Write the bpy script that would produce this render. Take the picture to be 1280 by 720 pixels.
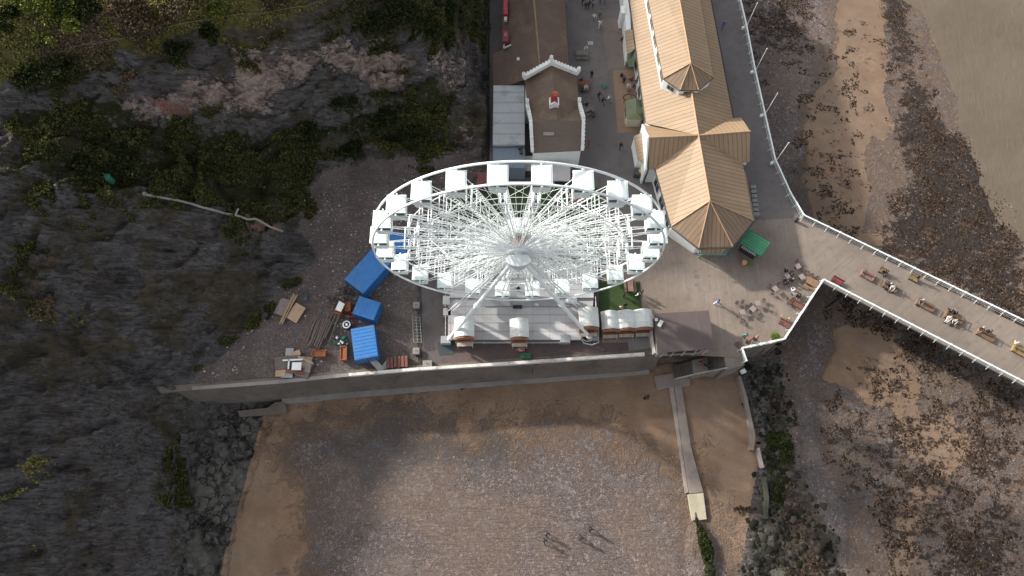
import bpy, bmesh, math, random
import numpy as np
from mathutils import Vector, Matrix, Euler
random.seed(7); RNG = np.random.default_rng(7)
for _o in list(bpy.data.objects): bpy.data.objects.remove(_o)
S = bpy.context.scene
COL = S.collection
R = math.radians

# ---------------------------------------------------------------- camera
HC, TH, FP = 94.3, R(20), 853.0
cam = bpy.data.objects.new('camera', bpy.data.cameras.new('camera')); COL.objects.link(cam)
cam.location = (0, 0, HC); cam.rotation_euler = (TH, 0, 0)
cam.data.sensor_width = 36; cam.data.lens = FP*36/1280; cam.data.clip_end = 6000; cam.data.clip_start = 0.5
S.camera = cam
# ---------------------------------------------------------------- light
SUN_EL, SUN_AZ = R(25), math.atan2(0.50, -0.86)       # from where the sun shines (x,y)
w = bpy.data.worlds.new('World'); S.world = w; w.use_nodes = True
wn = w.node_tree; wn.nodes.clear()
sky = wn.nodes.new('ShaderNodeTexSky'); sky.sky_type = 'NISHITA'; sky.sun_disc = False
sky.sun_elevation = SUN_EL; sky.sun_rotation = math.pi/2 - SUN_AZ
sky.air_density = 1.0; sky.dust_density = 3.5; sky.ozone_density = 1.0
bg = wn.nodes.new('ShaderNodeBackground'); bg.inputs[1].default_value = 0.15
wo = wn.nodes.new('ShaderNodeOutputWorld')
hs = wn.nodes.new('ShaderNodeHueSaturation'); hs.inputs['Saturation'].default_value = 0.25
wn.links.new(sky.outputs[0], hs.inputs['Color']); wn.links.new(hs.outputs[0], bg.inputs[0]); wn.links.new(bg.outputs[0], wo.inputs[0])
sl = bpy.data.lights.new('sun', 'SUN'); sl.energy = 3.6; sl.angle = R(2.0); sl.color = (1.0, 0.93, 0.84)
so = bpy.data.objects.new('sun', sl); COL.objects.link(so)
sd = Vector((math.cos(SUN_AZ)*math.cos(SUN_EL), math.sin(SUN_AZ)*math.cos(SUN_EL), math.sin(SUN_EL)))
so.rotation_euler = sd.to_track_quat('Z', 'Y').to_euler(); so.location = (-60, 40, 120)
S.view_settings.view_transform = 'Standard'; S.view_settings.look = 'None'
S.view_settings.exposure = 0.8; S.view_settings.gamma = 1; S.view_settings.use_curve_mapping = False
S.render.engine = 'CYCLES'

# ---------------------------------------------------------------- helpers
def W(px, py, z=0.0):
    """point of the place, from survey pixels of a 1280x720 aerial and its height"""
    u = (px-640)/FP; v = (360-py)/FP
    d = Vector((u, v*math.cos(TH)+math.sin(TH), v*math.sin(TH)-math.cos(TH)))
    t = (z-HC)/d.z
    return Vector((d.x*t, d.y*t, z))

def socket(n, name): return n.inputs[name]
class NT:
    def __init__(s, m):
        s.nt = m.node_tree; s.nt.nodes.clear()
        s.out = s.nt.nodes.new('ShaderNodeOutputMaterial'); s.b = s.nt.nodes.new('ShaderNodeBsdfPrincipled')
        s.nt.links.new(s.b.outputs[0], s.out.inputs[0])
    def n(s, t, **k):
        x = s.nt.nodes.new(t)
        for a, v in k.items(): setattr(x, a, v)
        return x
    def l(s, a, b): s.nt.links.new(a, b)
    def val(s, a, inp):
        if isinstance(a, (int, float)): inp.default_value = a
        elif isinstance(a, (tuple, list)): inp.default_value = (*a[:3], 1) if len(inp.default_value) == 4 else a
        else: s.l(a, inp)
    def math(s, op, a, b=0.0, c=None, clamp=False):
        x = s.n('ShaderNodeMath', operation=op); x.use_clamp = clamp
        s.val(a, x.inputs[0]); s.val(b, x.inputs[1])
        if c is not None: s.val(c, x.inputs[2])
        return x.outputs[0]
    def mix(s, f, a, b, mode='MIX'):
        x = s.n('ShaderNodeMix', data_type='RGBA', blend_type=mode)
        s.val(f, x.inputs[0]); s.val(a, x.inputs[6]); s.val(b, x.inputs[7]); return x.outputs[2]
    def noise(s, sc, det=3, vec=None, rough=0.55, dist=0.0):
        x = s.n('ShaderNodeTexNoise'); x.inputs['Scale'].default_value = sc; x.inputs['Detail'].default_value = det
        x.inputs['Roughness'].default_value = rough; x.inputs['Distortion'].default_value = dist
        if vec is not None: s.l(vec, x.inputs['Vector'])
        return x.outputs[0]
    def ramp(s, f, stops):
        x = s.n('ShaderNodeValToRGB'); e = x.color_ramp.elements
        while len(e) < len(stops): e.new(0.5)
        for i, (p, c) in enumerate(stops):
            e[i].position = p; e[i].color = (*c, 1) if isinstance(c, (tuple, list)) else (c, c, c, 1)
        s.l(f, x.inputs[0]); return x.outputs[0]
    def sstep(s, f, lo, hi):
        x = s.n('ShaderNodeMapRange', interpolation_type='SMOOTHSTEP')
        s.l(f, x.inputs[0]); x.inputs[1].default_value = lo; x.inputs[2].default_value = hi; return x.outputs[0]
    def bump(s, h, strength=0.3, dist=0.05):
        x = s.n('ShaderNodeBump'); x.inputs['Strength'].default_value = strength; x.inputs['Distance'].default_value = dist
        s.l(h, x.inputs['Height']); s.l(x.outputs[0], s.b.inputs['Normal'])

MATS = {}
def mat(name, col, rough=0.7, var=0.25, scale=1.5, metal=0.0, bump=0.0, dirt=None, dirt_amt=0.5):
    """plain coloured material with noise wear"""
    if name in MATS: return MATS[name]
    m = bpy.data.materials.new(name); m.use_nodes = True; t = NT(m)
    co = t.n('ShaderNodeTexCoord').outputs['Object']
    n1 = t.noise(scale, 5, co, 0.6); n2 = t.noise(scale*7, 3, co)
    lo = tuple(c*(1-var) for c in col); hi = tuple(min(1, c*(1+var)) for c in col)
    c = t.ramp(n1, [(0.3, lo), (0.7, hi)])
    c = t.mix(t.math('MULTIPLY', t.sstep(n2, 0.45, 0.75), var), c, tuple(x*0.6 for x in col))
    if dirt:
        d = t.noise(scale*0.5, 6, co, 0.7)
        c = t.mix(t.math('MULTIPLY', t.sstep(d, 0.48, 0.66), dirt_amt), c, dirt)
    t.l(c, t.b.inputs['Base Color']); t.b.inputs['Roughness'].default_value = rough; t.b.inputs['Metallic'].default_value = metal
    if bump: t.bump(n2, bump, 0.03)
    MATS[name] = m; return m

def seam_mat(name, col, period, lw, dark=0.45, rough=0.6, cross=None, var=0.15, patch=None):
    """roof sheets: uses the mesh UV in metres, seams run up the slope every `period`"""
    if name in MATS: return MATS[name]
    m = bpy.data.materials.new(name); m.use_nodes = True; t = NT(m)
    uv = t.n('ShaderNodeUVMap').outputs[0]; sx = t.n('ShaderNodeSeparateXYZ'); t.l(uv, sx.inputs[0])
    co = t.n('ShaderNodeTexCoord').outputs['Object']
    def line(a, per, wd):
        f = t.math('FRACT', t.math('DIVIDE', a, per))
        f = t.math('ABSOLUTE', t.math('SUBTRACT', f, 0.5))
        return t.sstep(f, 0.5-wd, 0.5-wd*0.35)
    ln = line(sx.outputs[0], period, lw)
    cell = t.math('FLOOR', t.math('DIVIDE', sx.outputs[0], period))
    wn_ = t.n('ShaderNodeTexWhiteNoise', noise_dimensions='1D'); t.l(cell, wn_.inputs['W'])
    n1 = t.noise(0.25, 5, co, 0.6); n2 = t.noise(3, 4, co)
    c = t.ramp(n1, [(0.3, tuple(x*(1-var) for x in col)), (0.7, tuple(min(1, x*(1+var)) for x in col))])
    c = t.mix(t.math('MULTIPLY', wn_.outputs[0], 0.22), c, tuple(x*0.55 for x in col))
    c = t.mix(t.math('MULTIPLY', t.sstep(n2, 0.5, 0.75), 0.25), c, tuple(x*0.5 for x in col))
    if patch: c = t.mix(t.math('MULTIPLY', t.sstep(t.noise(0.35, 5, co, 0.7), 0.52, 0.62), 0.6), c, patch)
    if cross:
        l2 = line(sx.outputs[1], cross, 0.12); ln = t.math('MAXIMUM', ln, t.math('MULTIPLY', l2, 0.6))
    c = t.mix(t.math('MULTIPLY', ln, 1-dark), c, tuple(x*0.12 for x in col))
    t.l(c, t.b.inputs['Base Color']); t.b.inputs['Roughness'].default_value = rough
    t.bump(t.math('SUBTRACT', t.math('MULTIPLY', n2, 0.3), ln), 0.25, 0.05)
    MATS[name] = m; return m

class MB:
    """collects primitives and links them as one mesh object"""
    def __init__(s): s.v = []; s.f = []; s.mi = []; s.uv = {}
    def add(s, vs, fs, mi=0):
        o = len(s.v); s.v += [Vector(p) for p in vs]
        for f in fs: s.f.append([o+i for i in f]); s.mi.append(mi)
        return s
    def box(s, c, size, rz=0.0, mi=0, M=None, taper=1.0):
        sx, sy, sz = [k/2 for k in size]
        P = [(x*sx*(taper if z > 0 else 1), y*sy*(taper if z > 0 else 1), z*sz) for z in (-1, 1) for x, y in ((-1, -1), (1, -1), (1, 1), (-1, 1))]
        q = Matrix.Rotation(rz, 4, 'Z') if M is None else M
        c = Vector(c); P = [c + q @ Vector(p) for p in P]
        return s.add(P, [(3, 2, 1, 0), (4, 5, 6, 7), (0, 1, 5, 4), (1, 2, 6, 5), (2, 3, 7, 6), (3, 0, 4, 7)], mi)
    def tube(s, a, b, r, n=6, r2=None, mi=0, cap=True):
        a, b = Vector(a), Vector(b); d = b-a
        if d.length < 1e-6: return s
        q = d.to_track_quat('Z', 'Y'); r2 = r if r2 is None else r2
        ring = [(math.cos(2*math.pi*i/n), math.sin(2*math.pi*i/n)) for i in range(n)]
        P = [a+q@Vector((x*r, y*r, 0)) for x, y in ring]+[b+q@Vector((x*r2, y*r2, 0)) for x, y in ring]
        F = [(i, (i+1) % n, n+(i+1) % n, n+i) for i in range(n)]
        if cap: F += [tuple(range(n-1, -1, -1)), tuple(range(n, 2*n))]
        return s.add(P, F, mi)
    def path(s, pts, r, n=6, closed=False, mi=0):
        N = len(pts); pts = [Vector(p) for p in pts]; rings = []
        for i, p in enumerate(pts):
            a = pts[(i-1) % N] if (closed or i > 0) else pts[i]; b = pts[(i+1) % N] if (closed or i < N-1) else pts[i]
            q = (b-a).to_track_quat('Z', 'Y'); rings.append([p+q@Vector((math.cos(2*math.pi*k/n)*r, math.sin(2*math.pi*k/n)*r, 0)) for k in range(n)])
        V_ = [v for g in rings for v in g]; F = []
        for i in range(N if closed else N-1):
            j = (i+1) % N
            F += [(i*n+k, i*n+(k+1) % n, j*n+(k+1) % n, j*n+k) for k in range(n)]
        if not closed: F += [tuple(range(n-1, -1, -1)), tuple((N-1)*n+k for k in range(n))]
        return s.add(V_, F, mi)
    def prism(s, poly, z0, z1, mi=0, side=None):
        """vertical prism; poly = list of (x,y); z0/z1 number or per-point list"""
        n = len(poly)
        ar = sum(poly[i][0]*poly[(i+1) % n][1]-poly[(i+1) % n][0]*poly[i][1] for i in range(n))
        g = lambda z, i: z[i] if isinstance(z, (list, tuple)) else z
        idx = list(range(n)) if ar > 0 else list(range(n-1, -1, -1))
        P = [(poly[i][0], poly[i][1], g(z0, i)) for i in idx]+[(poly[i][0], poly[i][1], g(z1, i)) for i in idx]
        s.add(P, [tuple(range(n-1, -1, -1)), tuple(range(n, 2*n))], mi)
        return s.add(P, [(i, (i+1) % n, n+(i+1) % n, n+i) for i in range(n)], mi if side is None else side)
    def slab(s, pts, th, mi=0, eave=None, under=None):
        """thick sheet: pts 3D top outline ccw from above, thickness downward; eave = (p,q) gives UV u direction"""
        pts = [Vector(p) for p in pts]; n = len(pts)
        nz = sum(pts[i].x*pts[(i+1) % n].y-pts[(i+1) % n].x*pts[i].y for i in range(n))
        if nz < 0: pts = pts[::-1]
        o = len(s.v); fi = len(s.f)
        caps = [(0, 1, 2), (0, 2, 3), (n+2, n+1, n), (n+3, n+2, n)] if n == 4 else [tuple(range(n)), tuple(range(2*n-1, n-1, -1))]
        s.add(pts+[p-Vector((0, 0, th)) for p in pts], caps+[((i+1) % n, i, n+i, n+(i+1) % n) for i in range(n)], mi)
        if eave:
            a, b = Vector(eave[0]), Vector(eave[1]); e = (b-a).normalized(); nn = (pts[1]-pts[0]).cross(pts[2]-pts[0]).normalized(); up = nn.cross(e)
            for k in ((0, 1) if n == 4 else (0,)): s.uv[fi+k] = [((pts[j]-a).dot(e), (pts[j]-a).dot(up)) for j in caps[k]]
        return s
    def build(s, name, m=None, parent=None, smooth=False, loc=None, bevel=0):
        me = bpy.data.meshes.new(name)
        lo = Vector(loc) if loc is not None else Vector((0, 0, 0))
        me.from_pydata([tuple(v-lo) for v in s.v], [], s.f)
        ms = m if isinstance(m, (list, tuple)) else [m]
        for x in ms: me.materials.append(x)
        for p, i in zip(me.polygons, s.mi): p.material_index = min(i, len(ms)-1); p.use_smooth = smooth
        if s.uv:
            ul = me.uv_layers.new(name='UVMap')
            for fi, uvs in s.uv.items():
                for k, li in enumerate(me.polygons[fi].loop_indices): ul.data[li].uv = uvs[k]
        o = bpy.data.objects.new(name, me); COL.objects.link(o); o.location = lo
        if parent is not None:
            o.parent = parent
            o.location = lo
        if bevel:
            b = o.modifiers.new('bevel', 'BEVEL'); b.width = bevel; b.segments = 1; b.limit_method = 'ANGLE'
        return o

def tag(o, label=None, cat=None, group=None, kind=None):
    if label: o['label'] = label
    if cat: o['category'] = cat
    if group: o['group'] = group
    if kind: o['kind'] = kind
    return o
def thing(name, loc=(0, 0, 0), rz=0.0, label=None, cat=None, group=None, s=1.0):
    o = bpy.data.objects.new(name, None); COL.objects.link(o); o.location = loc; o.rotation_euler = (0, 0, rz); o.scale = (s, s, s)
    o.empty_display_size = 0.3
    return tag(o, label, cat, group)
KIDS = {}
def kids(o):
    return [c for c in bpy.data.objects if c.parent == o]
def copy_tree(o, parent=None, cache=None):
    c = o.copy(); COL.objects.link(c); c.parent = parent
    for ch in kids(o): copy_tree(ch, c)
    return c
def place(proto, used, loc, rz, label, cat=None, group=None, s=1.0):
    o = proto if not used else copy_tree(proto)
    o.location = loc; o.rotation_euler = (0, 0, rz); o.scale = (s, s, s)
    return tag(o, label, cat, group)

# ---------------------------------------------------------------- numpy noise
def vnoise(x, y, seed=0):
    xi = np.floor(x).astype(np.int64); yi = np.floor(y).astype(np.int64); xf = x-xi; yf = y-yi
    def h(a, b):
        n = (a*374761393 + b*668265263 + seed*1442695041) & 0xffffffff
        n = ((n ^ (n >> 13))*1274126177) & 0xffffffff
        return ((n ^ (n >> 16)) & 0xffff)/65535.0
    u = xf*xf*(3-2*xf); v = yf*yf*(3-2*yf)
    return (h(xi, yi)*(1-u)+h(xi+1, yi)*u)*(1-v)+(h(xi, yi+1)*(1-u)+h(xi+1, yi+1)*u)*v
def fbm(x, y, sc, oct=4, seed=0, gain=0.5):
    a = 0; amp = 1; tot = 0; f = 1/sc
    for i in range(oct):
        a = a+amp*vnoise(x*f+17.3*i, y*f-9.1*i, seed+i); tot += amp; amp *= gain; f *= 2.03
    return a/tot
def inpoly_sd(X, Y, poly):
    """signed distance, positive inside"""
    n = len(poly); d = np.full(X.shape, 1e9); ins = np.zeros(X.shape, bool)
    for i in range(n):
        ax, ay = poly[i]; bx, by = poly[(i+1) % n]
        ex, ey = bx-ax, by-ay; L = ex*ex+ey*ey+1e-12
        t = np.clip(((X-ax)*ex+(Y-ay)*ey)/L, 0, 1)
        d = np.minimum(d, (X-ax-t*ex)**2+(Y-ay-t*ey)**2)
        c = ((ay > Y) != (by > Y)); 
        with np.errstate(divide='ignore', invalid='ignore'):
            xx = (bx-ax)*(Y-ay)/(by-ay if by != ay else 1e-12)+ax
        ins ^= c & (X < xx)
    d = np.sqrt(d); return np.where(ins, d, -d)
# ================================================================ THE LAND
BEACH = -6.0
def wp(pts, z): return [tuple(W(a, b, z)[:2]) for a, b in pts]
# high ground: yard, wheel site, promenade
HIGH_PX = [(186, 492), (245, 487), (350, 478), (440, 468), (640, 456), (800, 444), (822, 441), (905, 441), (926, 438), (978, 427), (1026, 352), (1003, 272),
           (985, 245), (966, 203), (953, 145), (941, 91), (930, 34), (920, -8), (905, -60), (560, -60), (150, 300)]
HIGH = wp(HIGH_PX, 0)
def axis(lo, hi, step, far, n):
    core = np.arange(lo, hi+1e-6, step)
    g = np.geomspace(1, far, n)
    return np.concatenate([lo-g[::-1]*1.0, core, hi+g])
GX = axis(-96, 98, 0.27, 900, 26); GY = axis(-12, 94, 0.27, 900, 26)
X, Y = np.meshgrid(GX, GY)
nx, ny = len(GX), len(GY)
CT = [ # px, py, z    cliff heights; some unseen ones are raised for shade
 (612,190,0),(590,195,.5),(540,203,1),(480,205,1),(430,207,1),(402,225,.8),(378,290,.5),(395,325,0),(325,390,0),(250,470,0),(190,492,0),
 (235,520,-5.2),(240,560,-6),(235,620,-6.2),(225,720,-6.5),(330,500,-5.6),(280,500,-5.2),
 (500,300,-15),(600,300,-15),(430,400,-14),(450,560,-16),(400,700,-16),(640,420,-20),(700,100,-15),(700,0,-14),(900,300,-25),(900,600,-25),(330,430,-6),
 (612,0,0),(612,60,0),(612,120,0),
 (570,150,6),(560,100,13),(540,60,21),(520,20,27),(470,0,33),(580,30,12),(580,0,15),
 (480,75,23),(400,80,27),(300,85,30),(220,110,30),(150,140,29),(480,110,15),(400,115,19),(300,130,22),(220,140,24),
 (480,150,9),(400,150,13),(450,180,4.5),(330,180,13),(380,190,7),
 (430,8,36),(380,25,37),(250,45,39),(130,65,40),(40,75,41),(0,85,41),
 (350,55,33),(250,80,34),(150,100,35),(50,110,36),(300,0,42),(200,0,43),(100,20,43),(0,0,45),(0,40,44),
 (0,150,33),(80,180,29),(200,180,22),(300,220,12),(350,250,7),(250,260,14),(150,240,20),(50,250,26),(0,250,29),
 (0,330,24),(100,330,18),(200,320,14),(300,330,6),(340,330,3),(300,380,2.5),(200,400,8),(100,400,13),(0,420,18),(220,450,3),(150,460,6.5),(80,480,10),(0,500,13),
 (170,500,2),(100,550,5),(0,570,9),(170,560,-1),(100,620,4),(0,640,8),(180,640,-2),(190,700,-3),(100,700,2),(0,720,6),(215,560,-4.6),
 (-200,300,38),(-200,480,34),(-200,600,24),(-150,-100,48),(300,-150,48),(600,-150,20),(-100,720,13),(0,850,4),(200,850,-6.5),(700,-200,-12)]  # out of view; the left points are raised to shade the lower-left ledges
P_ = np.array([tuple(W(a_, b_, z_*0.6 if z_ > 1 else z_)) for a_, b_, z_ in CT])
def tps(P, Xq, Yq):
    n = len(P); K = lambda r2: 0.5*r2*np.log(r2+1e-9)
    d2 = (P[:, None, 0]-P[None, :, 0])**2+(P[:, None, 1]-P[None, :, 1])**2
    A = np.zeros((n+3, n+3)); A[:n, :n] = K(d2)+np.eye(n)*4.0; A[:n, n] = 1; A[:n, n+1:] = P[:, :2]; A[n, :n] = 1; A[n+1:, :n] = P[:, :2].T
    b = np.zeros(n+3); b[:n] = P[:, 2]; c = np.linalg.solve(A, b)
    out = c[n]+c[n+1]*Xq+c[n+2]*Yq
    for i in range(n): out = out+c[i]*K((Xq-P[i, 0])**2+(Yq-P[i, 1])**2)
    return out
Xc = np.clip(X, -125, 110); Yc = np.clip(Y, -25, 110)
cliff = np.clip(tps(P_, Xc, Yc), -25, 29)
far_ = np.maximum(np.abs(X-Xc), np.abs(Y-Yc))
# crags, ledges and gullies
above = np.clip((cliff+5.5)/6, 0, 1)
rid = 1-np.abs(2*fbm(X+Y*.25, Y*1.6-X*.2, 9, 5, 3)-1)
fine = 1-np.abs(2*fbm(X*.35+Y*.1, Y*2.2-X*.5, 1.6, 4, 57)-1)
fold = np.abs(fbm(X*.5+Y*.3, Y*1.3-X*.5, 14, 3, 63)-.5)
rough = (fine-.6)*.6-np.clip(.06-fold, 0, 1)*22+(rid-0.6)*4.2 + (fbm(X, Y, 3.0, 4, 11)-.5)*2.0 + (1-np.abs(2*fbm(X*.8+Y*.5, Y*2-X*.7, 2.2, 3, 19)-1)-.6)*1.0
plate = np.clip((cliff-21)/3, 0, 1)
def ups(pts, h, soft):     # ground above (up the cliff from) a broken line stands h higher
    poly = [tuple(W(*p)[:2]) for p in pts]; wob = (fbm(X, Y, 5, 4, 91)-.5)*4
    return h*np.clip(.5+(inpoly_sd(X, Y, poly)+wob)/(2*soft), 0, 1)
cliff = cliff+ups([(-150,640,6),(0,603,6),(60,587,5),(120,562,4),(185,524,1),(240,505,-3),(190,480,0),(60,420,10),(-150,400,16)], 1.7, .35)*(cliff > -5)
cliff = cliff+ups([(-150,350,16),(0,345,14),(60,322,13),(150,300,11),(290,312,6),(330,285,5),(200,180,14),(-150,200,18)], 1.5, .5)
cliff = cliff+ups([(-100,760,3),(0,700,3),(90,668,1),(190,640,-2),(232,640,-5),(236,560,-5),(180,520,0),(0,590,6)], 1.2, .4)*(cliff > -5)
lg = cliff/3.2+fbm(X, Y, 12, 3, 41)*2.0
ledge = (np.floor(lg)+np.clip((lg-np.floor(lg)-.55)/.45, 0, 1)-lg)*3.2*0.95
cl = cliff + above*(1-plate*.7)*rough*1.05 + above*(1-plate)*ledge
# beach: falls towards the sea at upper right
seaA, seaB = W(1158, -20, -7.6), W(1290, 280, -7.6)
e = (seaB-seaA).normalized(); sn = Vector((e.y, -e.x))   # pointing right/up = seaward
if sn.x < 0: sn = -sn
sdist = (X-seaA.x)*sn.x+(Y-seaA.y)*sn.y
beach = np.where(sdist < 0, BEACH-1.6*np.clip(1+sdist/60, 0, 1)**1.2, -7.6-0.06*np.clip(sdist, 0, 400))
beach = beach+(fbm(X, Y, 14, 3, 5)-.5)*.5
sdH = inpoly_sd(X, Y, HIGH)
# rocky ridge along the outer side of the boat slip
def blob(px, z=BEACH, soft=1.0): return np.clip(.5+inpoly_sd(X, Y, wp(px, z))/(2*soft), 0, 1)
rk = blob([(928,455),(972,447),(985,520),(995,600),(1030,650),(1058,730),(930,730),(945,640),(960,560),(938,500)], soft=2.5)
rk_left = blob([(236,505),(350,500),(330,560),(300,640),(282,725),(225,725),(238,600)], soft=1.2)
small = blob([(868,640),(890,680),(895,725),(862,725),(860,680)], soft=.5)
wd = fbm(X, Y, 1.6, 4, 23)
beach = beach+rk*(np.clip(fbm(X, Y, 3.2, 4, 21)-.35, 0, 1)*3.4-.2)+rk*(wd-.5)*1.3
crk = 1-np.abs(2*fbm(X, Y*.8, 3.0, 4, 33)-1)
beach = beach+rk_left*(0.5-np.clip(crk-.86, 0, 1)*7)+small*(.35+wd*.8)
Z = np.where(sdH > 0, -0.12+(fbm(X, Y, 2.0, 4, 8)-.5)*.16, beach)
Z = np.maximum(Z, np.where(sdH > 0, cl, np.where(cl > beach, cl, beach)))
Z = np.where(far_ > 0, Z-np.where(X > 30, np.minimum(far_*.02, 3), 0), Z)
# keep the land beneath buildings and paving
PAVE = wp([(526,300),(612,206),(612,-60),(905,-60),(920,-8),(930,34),(941,91),(953,145),(966,203),(985,245),(1003,272),(1026,352),(978,427),(926,438),(822,441),(640,456),(527,464)], 0)
sp_ = inpoly_sd(X, Y, PAVE); Z = np.where(sp_ > -0.3, np.minimum(Z, -0.35), Z)
from bisect import bisect
def ground(x, y):
    i = min(max(bisect(GX, x)-1, 0), nx-2); j = min(max(bisect(GY, y)-1, 0), ny-2)
    tx = (x-GX[i])/(GX[i+1]-GX[i]); ty = (y-GY[j])/(GY[j+1]-GY[j])
    return float((Z[j, i]*(1-tx)+Z[j, i+1]*tx)*(1-ty)+(Z[j+1, i]*(1-tx)+Z[j+1, i+1]*tx)*ty)
def G(px, py, z0=0.0):
    """point on the ground: march the survey ray down to the land"""
    z = 50.0; p = W(px, py, z)
    while z > -9:
        p = W(px, py, z)
        if ground(p.x, p.y) >= z: return Vector((p.x, p.y, ground(p.x, p.y)))
        z -= 0.2
    return p
def gp(px): return [tuple(G(a, b)[:2]) for a, b in px]

# what covers the land: weights stored per vertex, edges broken up by noise in the material
def area(px, soft=1.0, val=1.0, z=None):
    poly = wp(px, z) if z is not None else gp(px)
    wob = (fbm(X, Y, 6, 4, 131)-.5)*min(7, soft*2.4) if soft >= 1.2 else 0
    return np.clip(.5+(inpoly_sd(X, Y, poly)+wob)/(2*soft), 0, 1)*val
L = dict(sand=0, pebble=0, weed=0, gravel=0, veg=0, grass=0, pale=0, plat=0, algae=0, redsoil=0)
def put(k, a): L[k] = np.maximum(L[k], a)
b6 = BEACH
put('sand', area([(352,490),(440,482),(640,470),(850,455),(925,460),(940,510),(955,580),(960,650),(945,700),(925,725),(930,760),(270,760),(280,700),(300,630),(315,570),(330,520),(352,515)], .5, z=b6))
put('pebble', area([(355,560),(400,530),(500,525),(640,545),(690,535),(760,555),(800,575),(855,580),(868,650),(900,640),(925,690),(930,770),(420,790),(390,690),(400,620)], 9.0, .98, z=b6))
put('pebble', area([(400,600),(480,560),(640,560),(700,600),(860,600),(870,770),(360,770)], 4.0, .75, z=b6))
put('pebble', area([(985,440),(1030,380),(1050,400),(1020,480),(1030,560),(1060,640),(1070,725),(1050,730),(1010,600),(990,520)], 1.6, 1, z=b6))
put('pebble', area([(1030,500),(1110,520),(1150,600),(1140,640),(1090,620),(1030,590)], 3, .6, z=b6))
put('pebble', area([(925,-30),(1045,-30),(1040,60),(1020,120),(1000,170),(985,250),(950,180),(940,90)], 2.5, .95, z=b6))
put('sand', area([(1046,-30),(1106,-30),(1110,90),(1120,150),(1110,180),(1090,160),(1090,260),(1060,330),(1020,290),(1010,230),(990,200),(1000,120),(1040,90)], 2.0, .95, z=b6))
put('sand', area([(1030,395),(1120,400),(1170,520),(1230,560),(1180,640),(1140,740),(1100,740),(1110,640),(1150,590),(1110,520),(1060,500),(1020,470)], 4, .85, z=b6))
put('sand', area([(1120,280),(1180,320),(1160,330),(1060,340),(1050,280)], 3, .7, z=b6))
put('weed', area([(1100,-40),(1140,-40),(1150,60),(1185,130),(1250,200),(1290,270),(1300,420),(1200,370),(1090,315),(1120,220),(1120,120)], 4, .74, z=b6))
put('weed', area([(925,-40),(1020,-40),(1030,60),(1050,110),(1010,90),(960,60),(950,150),(1000,280),(1010,330),(960,210),(940,90)], 4, .56, z=b6))
put('weed', area([(1070,170),(1110,180),(1090,220),(1060,290),(1010,270),(1010,180)], 3, .42, z=b6))
put('weed', area([(1030,360),(1100,370),(1300,470),(1300,740),(1150,740),(1170,650),(1230,560),(1200,480),(1120,450),(1100,420),(1040,400)], 5.0, .64, z=b6))
put('weed', area([(1030,480),(1280,480),(1280,740),(1090,740),(1060,600)], 4, .50, z=b6))
put('weed', area([(1000,10),(1100,10),(1120,200),(1080,330),(1010,300),(960,120)], 4, .33, z=b6))
put('weed', area([(1070,430),(1150,470),(1150,560),(1100,580),(1060,520)], 3, .5, z=b6))
put('weed', area([(1040,480),(1120,540),(1140,620),(1060,650),(1020,560)], 3, .52, z=b6))
put('gravel', np.where((sdH > -0.3) & (cl < 2.0), area([(240,475),(325,388),(395,322),(372,290),(402,215),(470,195),(600,192),(640,300),(640,470),(240,490)], 1.2, z=0), 0))
put('veg', area([(0,120),(130,110),(260,145),(330,160),(380,150),(420,110),(480,110),(560,120),(570,180),(540,205),(440,195),(400,210),(360,290),(300,300),(260,270),(200,240),(100,265),(50,205),(0,230)], 2.2, .9))
put('veg', area([(0,120),(0,90),(150,75),(400,45),(470,0),(620,-20),(612,60),(560,70),(500,60),(420,58),(330,65),(240,75),(150,120)], 2.0, .95))
put('veg', area([(230,440),(330,385),(395,325),(405,320),(300,440),(245,475)], 2.0, .5))
put('veg', area([(0,300),(70,290),(80,330),(0,420)], 2, .5))
put('grass', area([(-40,-40),(440,-40),(430,8),(380,28),(250,55),(170,75),(120,110),(60,105),(0,120),(-40,130)], 1.5, .97))
put('veg', area([(0,150),(100,200),(220,230),(330,260),(300,300),(150,290),(60,300),(0,290)], 4, .48)); put('veg', area([(100,280),(240,320),(340,330),(300,400),(200,380),(80,340)], 5, .22)); put('veg', area([(190,500),(240,505),(238,640),(180,640)], 3, .42)); put('grass', area([(0,360),(90,360),(120,400),(60,440),(0,430)], 4, .42)); put('redsoil', area([(120,520),(230,510),(235,560),(150,590)], 4, .3))
put('grass', area([(130,100),(200,85),(240,95),(200,115),(130,125)], 1.5, .8))
put('grass', area([(0,600),(60,560),(72,580),(45,600),(0,620)], 4, .45)); put('grass', area([(10,670),(50,640),(70,660),(50,720),(10,725)], 5, .48))
put('grass', area([(0,380),(60,370),(90,400),(40,420),(0,410)], 1.5, .4))
put('algae', area([(955,530),(985,540),(992,600),(975,650),(958,620)], 1.2, .85, z=b6)); put('algae', area([(868,650),(888,680),(895,725),(880,725)], .5, .9, z=b6))
put('algae', area([(190,560),(236,540),(236,640),(200,640)], 4, .45))
put('pale', area([(140,135),(230,105),(300,110),(320,78),(400,55),(480,58),(520,80),(500,105),(420,95),(360,110),(300,135),(200,150)], 1.2, 1.0))
put('pale', area([(520,60),(560,50),(600,90),(600,190),(560,195),(570,130),(540,110)], 1.8, .45))
put('redsoil', area([(185,122),(240,125),(240,142),(195,140)], .8, .9)); put('redsoil', area([(300,262),(320,268),(355,288),(345,292),(305,280)], .8, .95))
put('redsoil', area([(40,400),(20,330),(60,300),(75,320)], 1.5, .4)); put('redsoil', area([(380,560),(420,545),(560,600),(480,640),(380,640)], 3, .25, z=b6))
put('plat', np.maximum(rk_left, rk*.9)); put('weed', area([(928,460),(970,450),(990,500),(1000,600),(1040,700),(1040,740),(950,740),(960,640),(965,560),(942,500)], 2, .62, z=b6))
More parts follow.
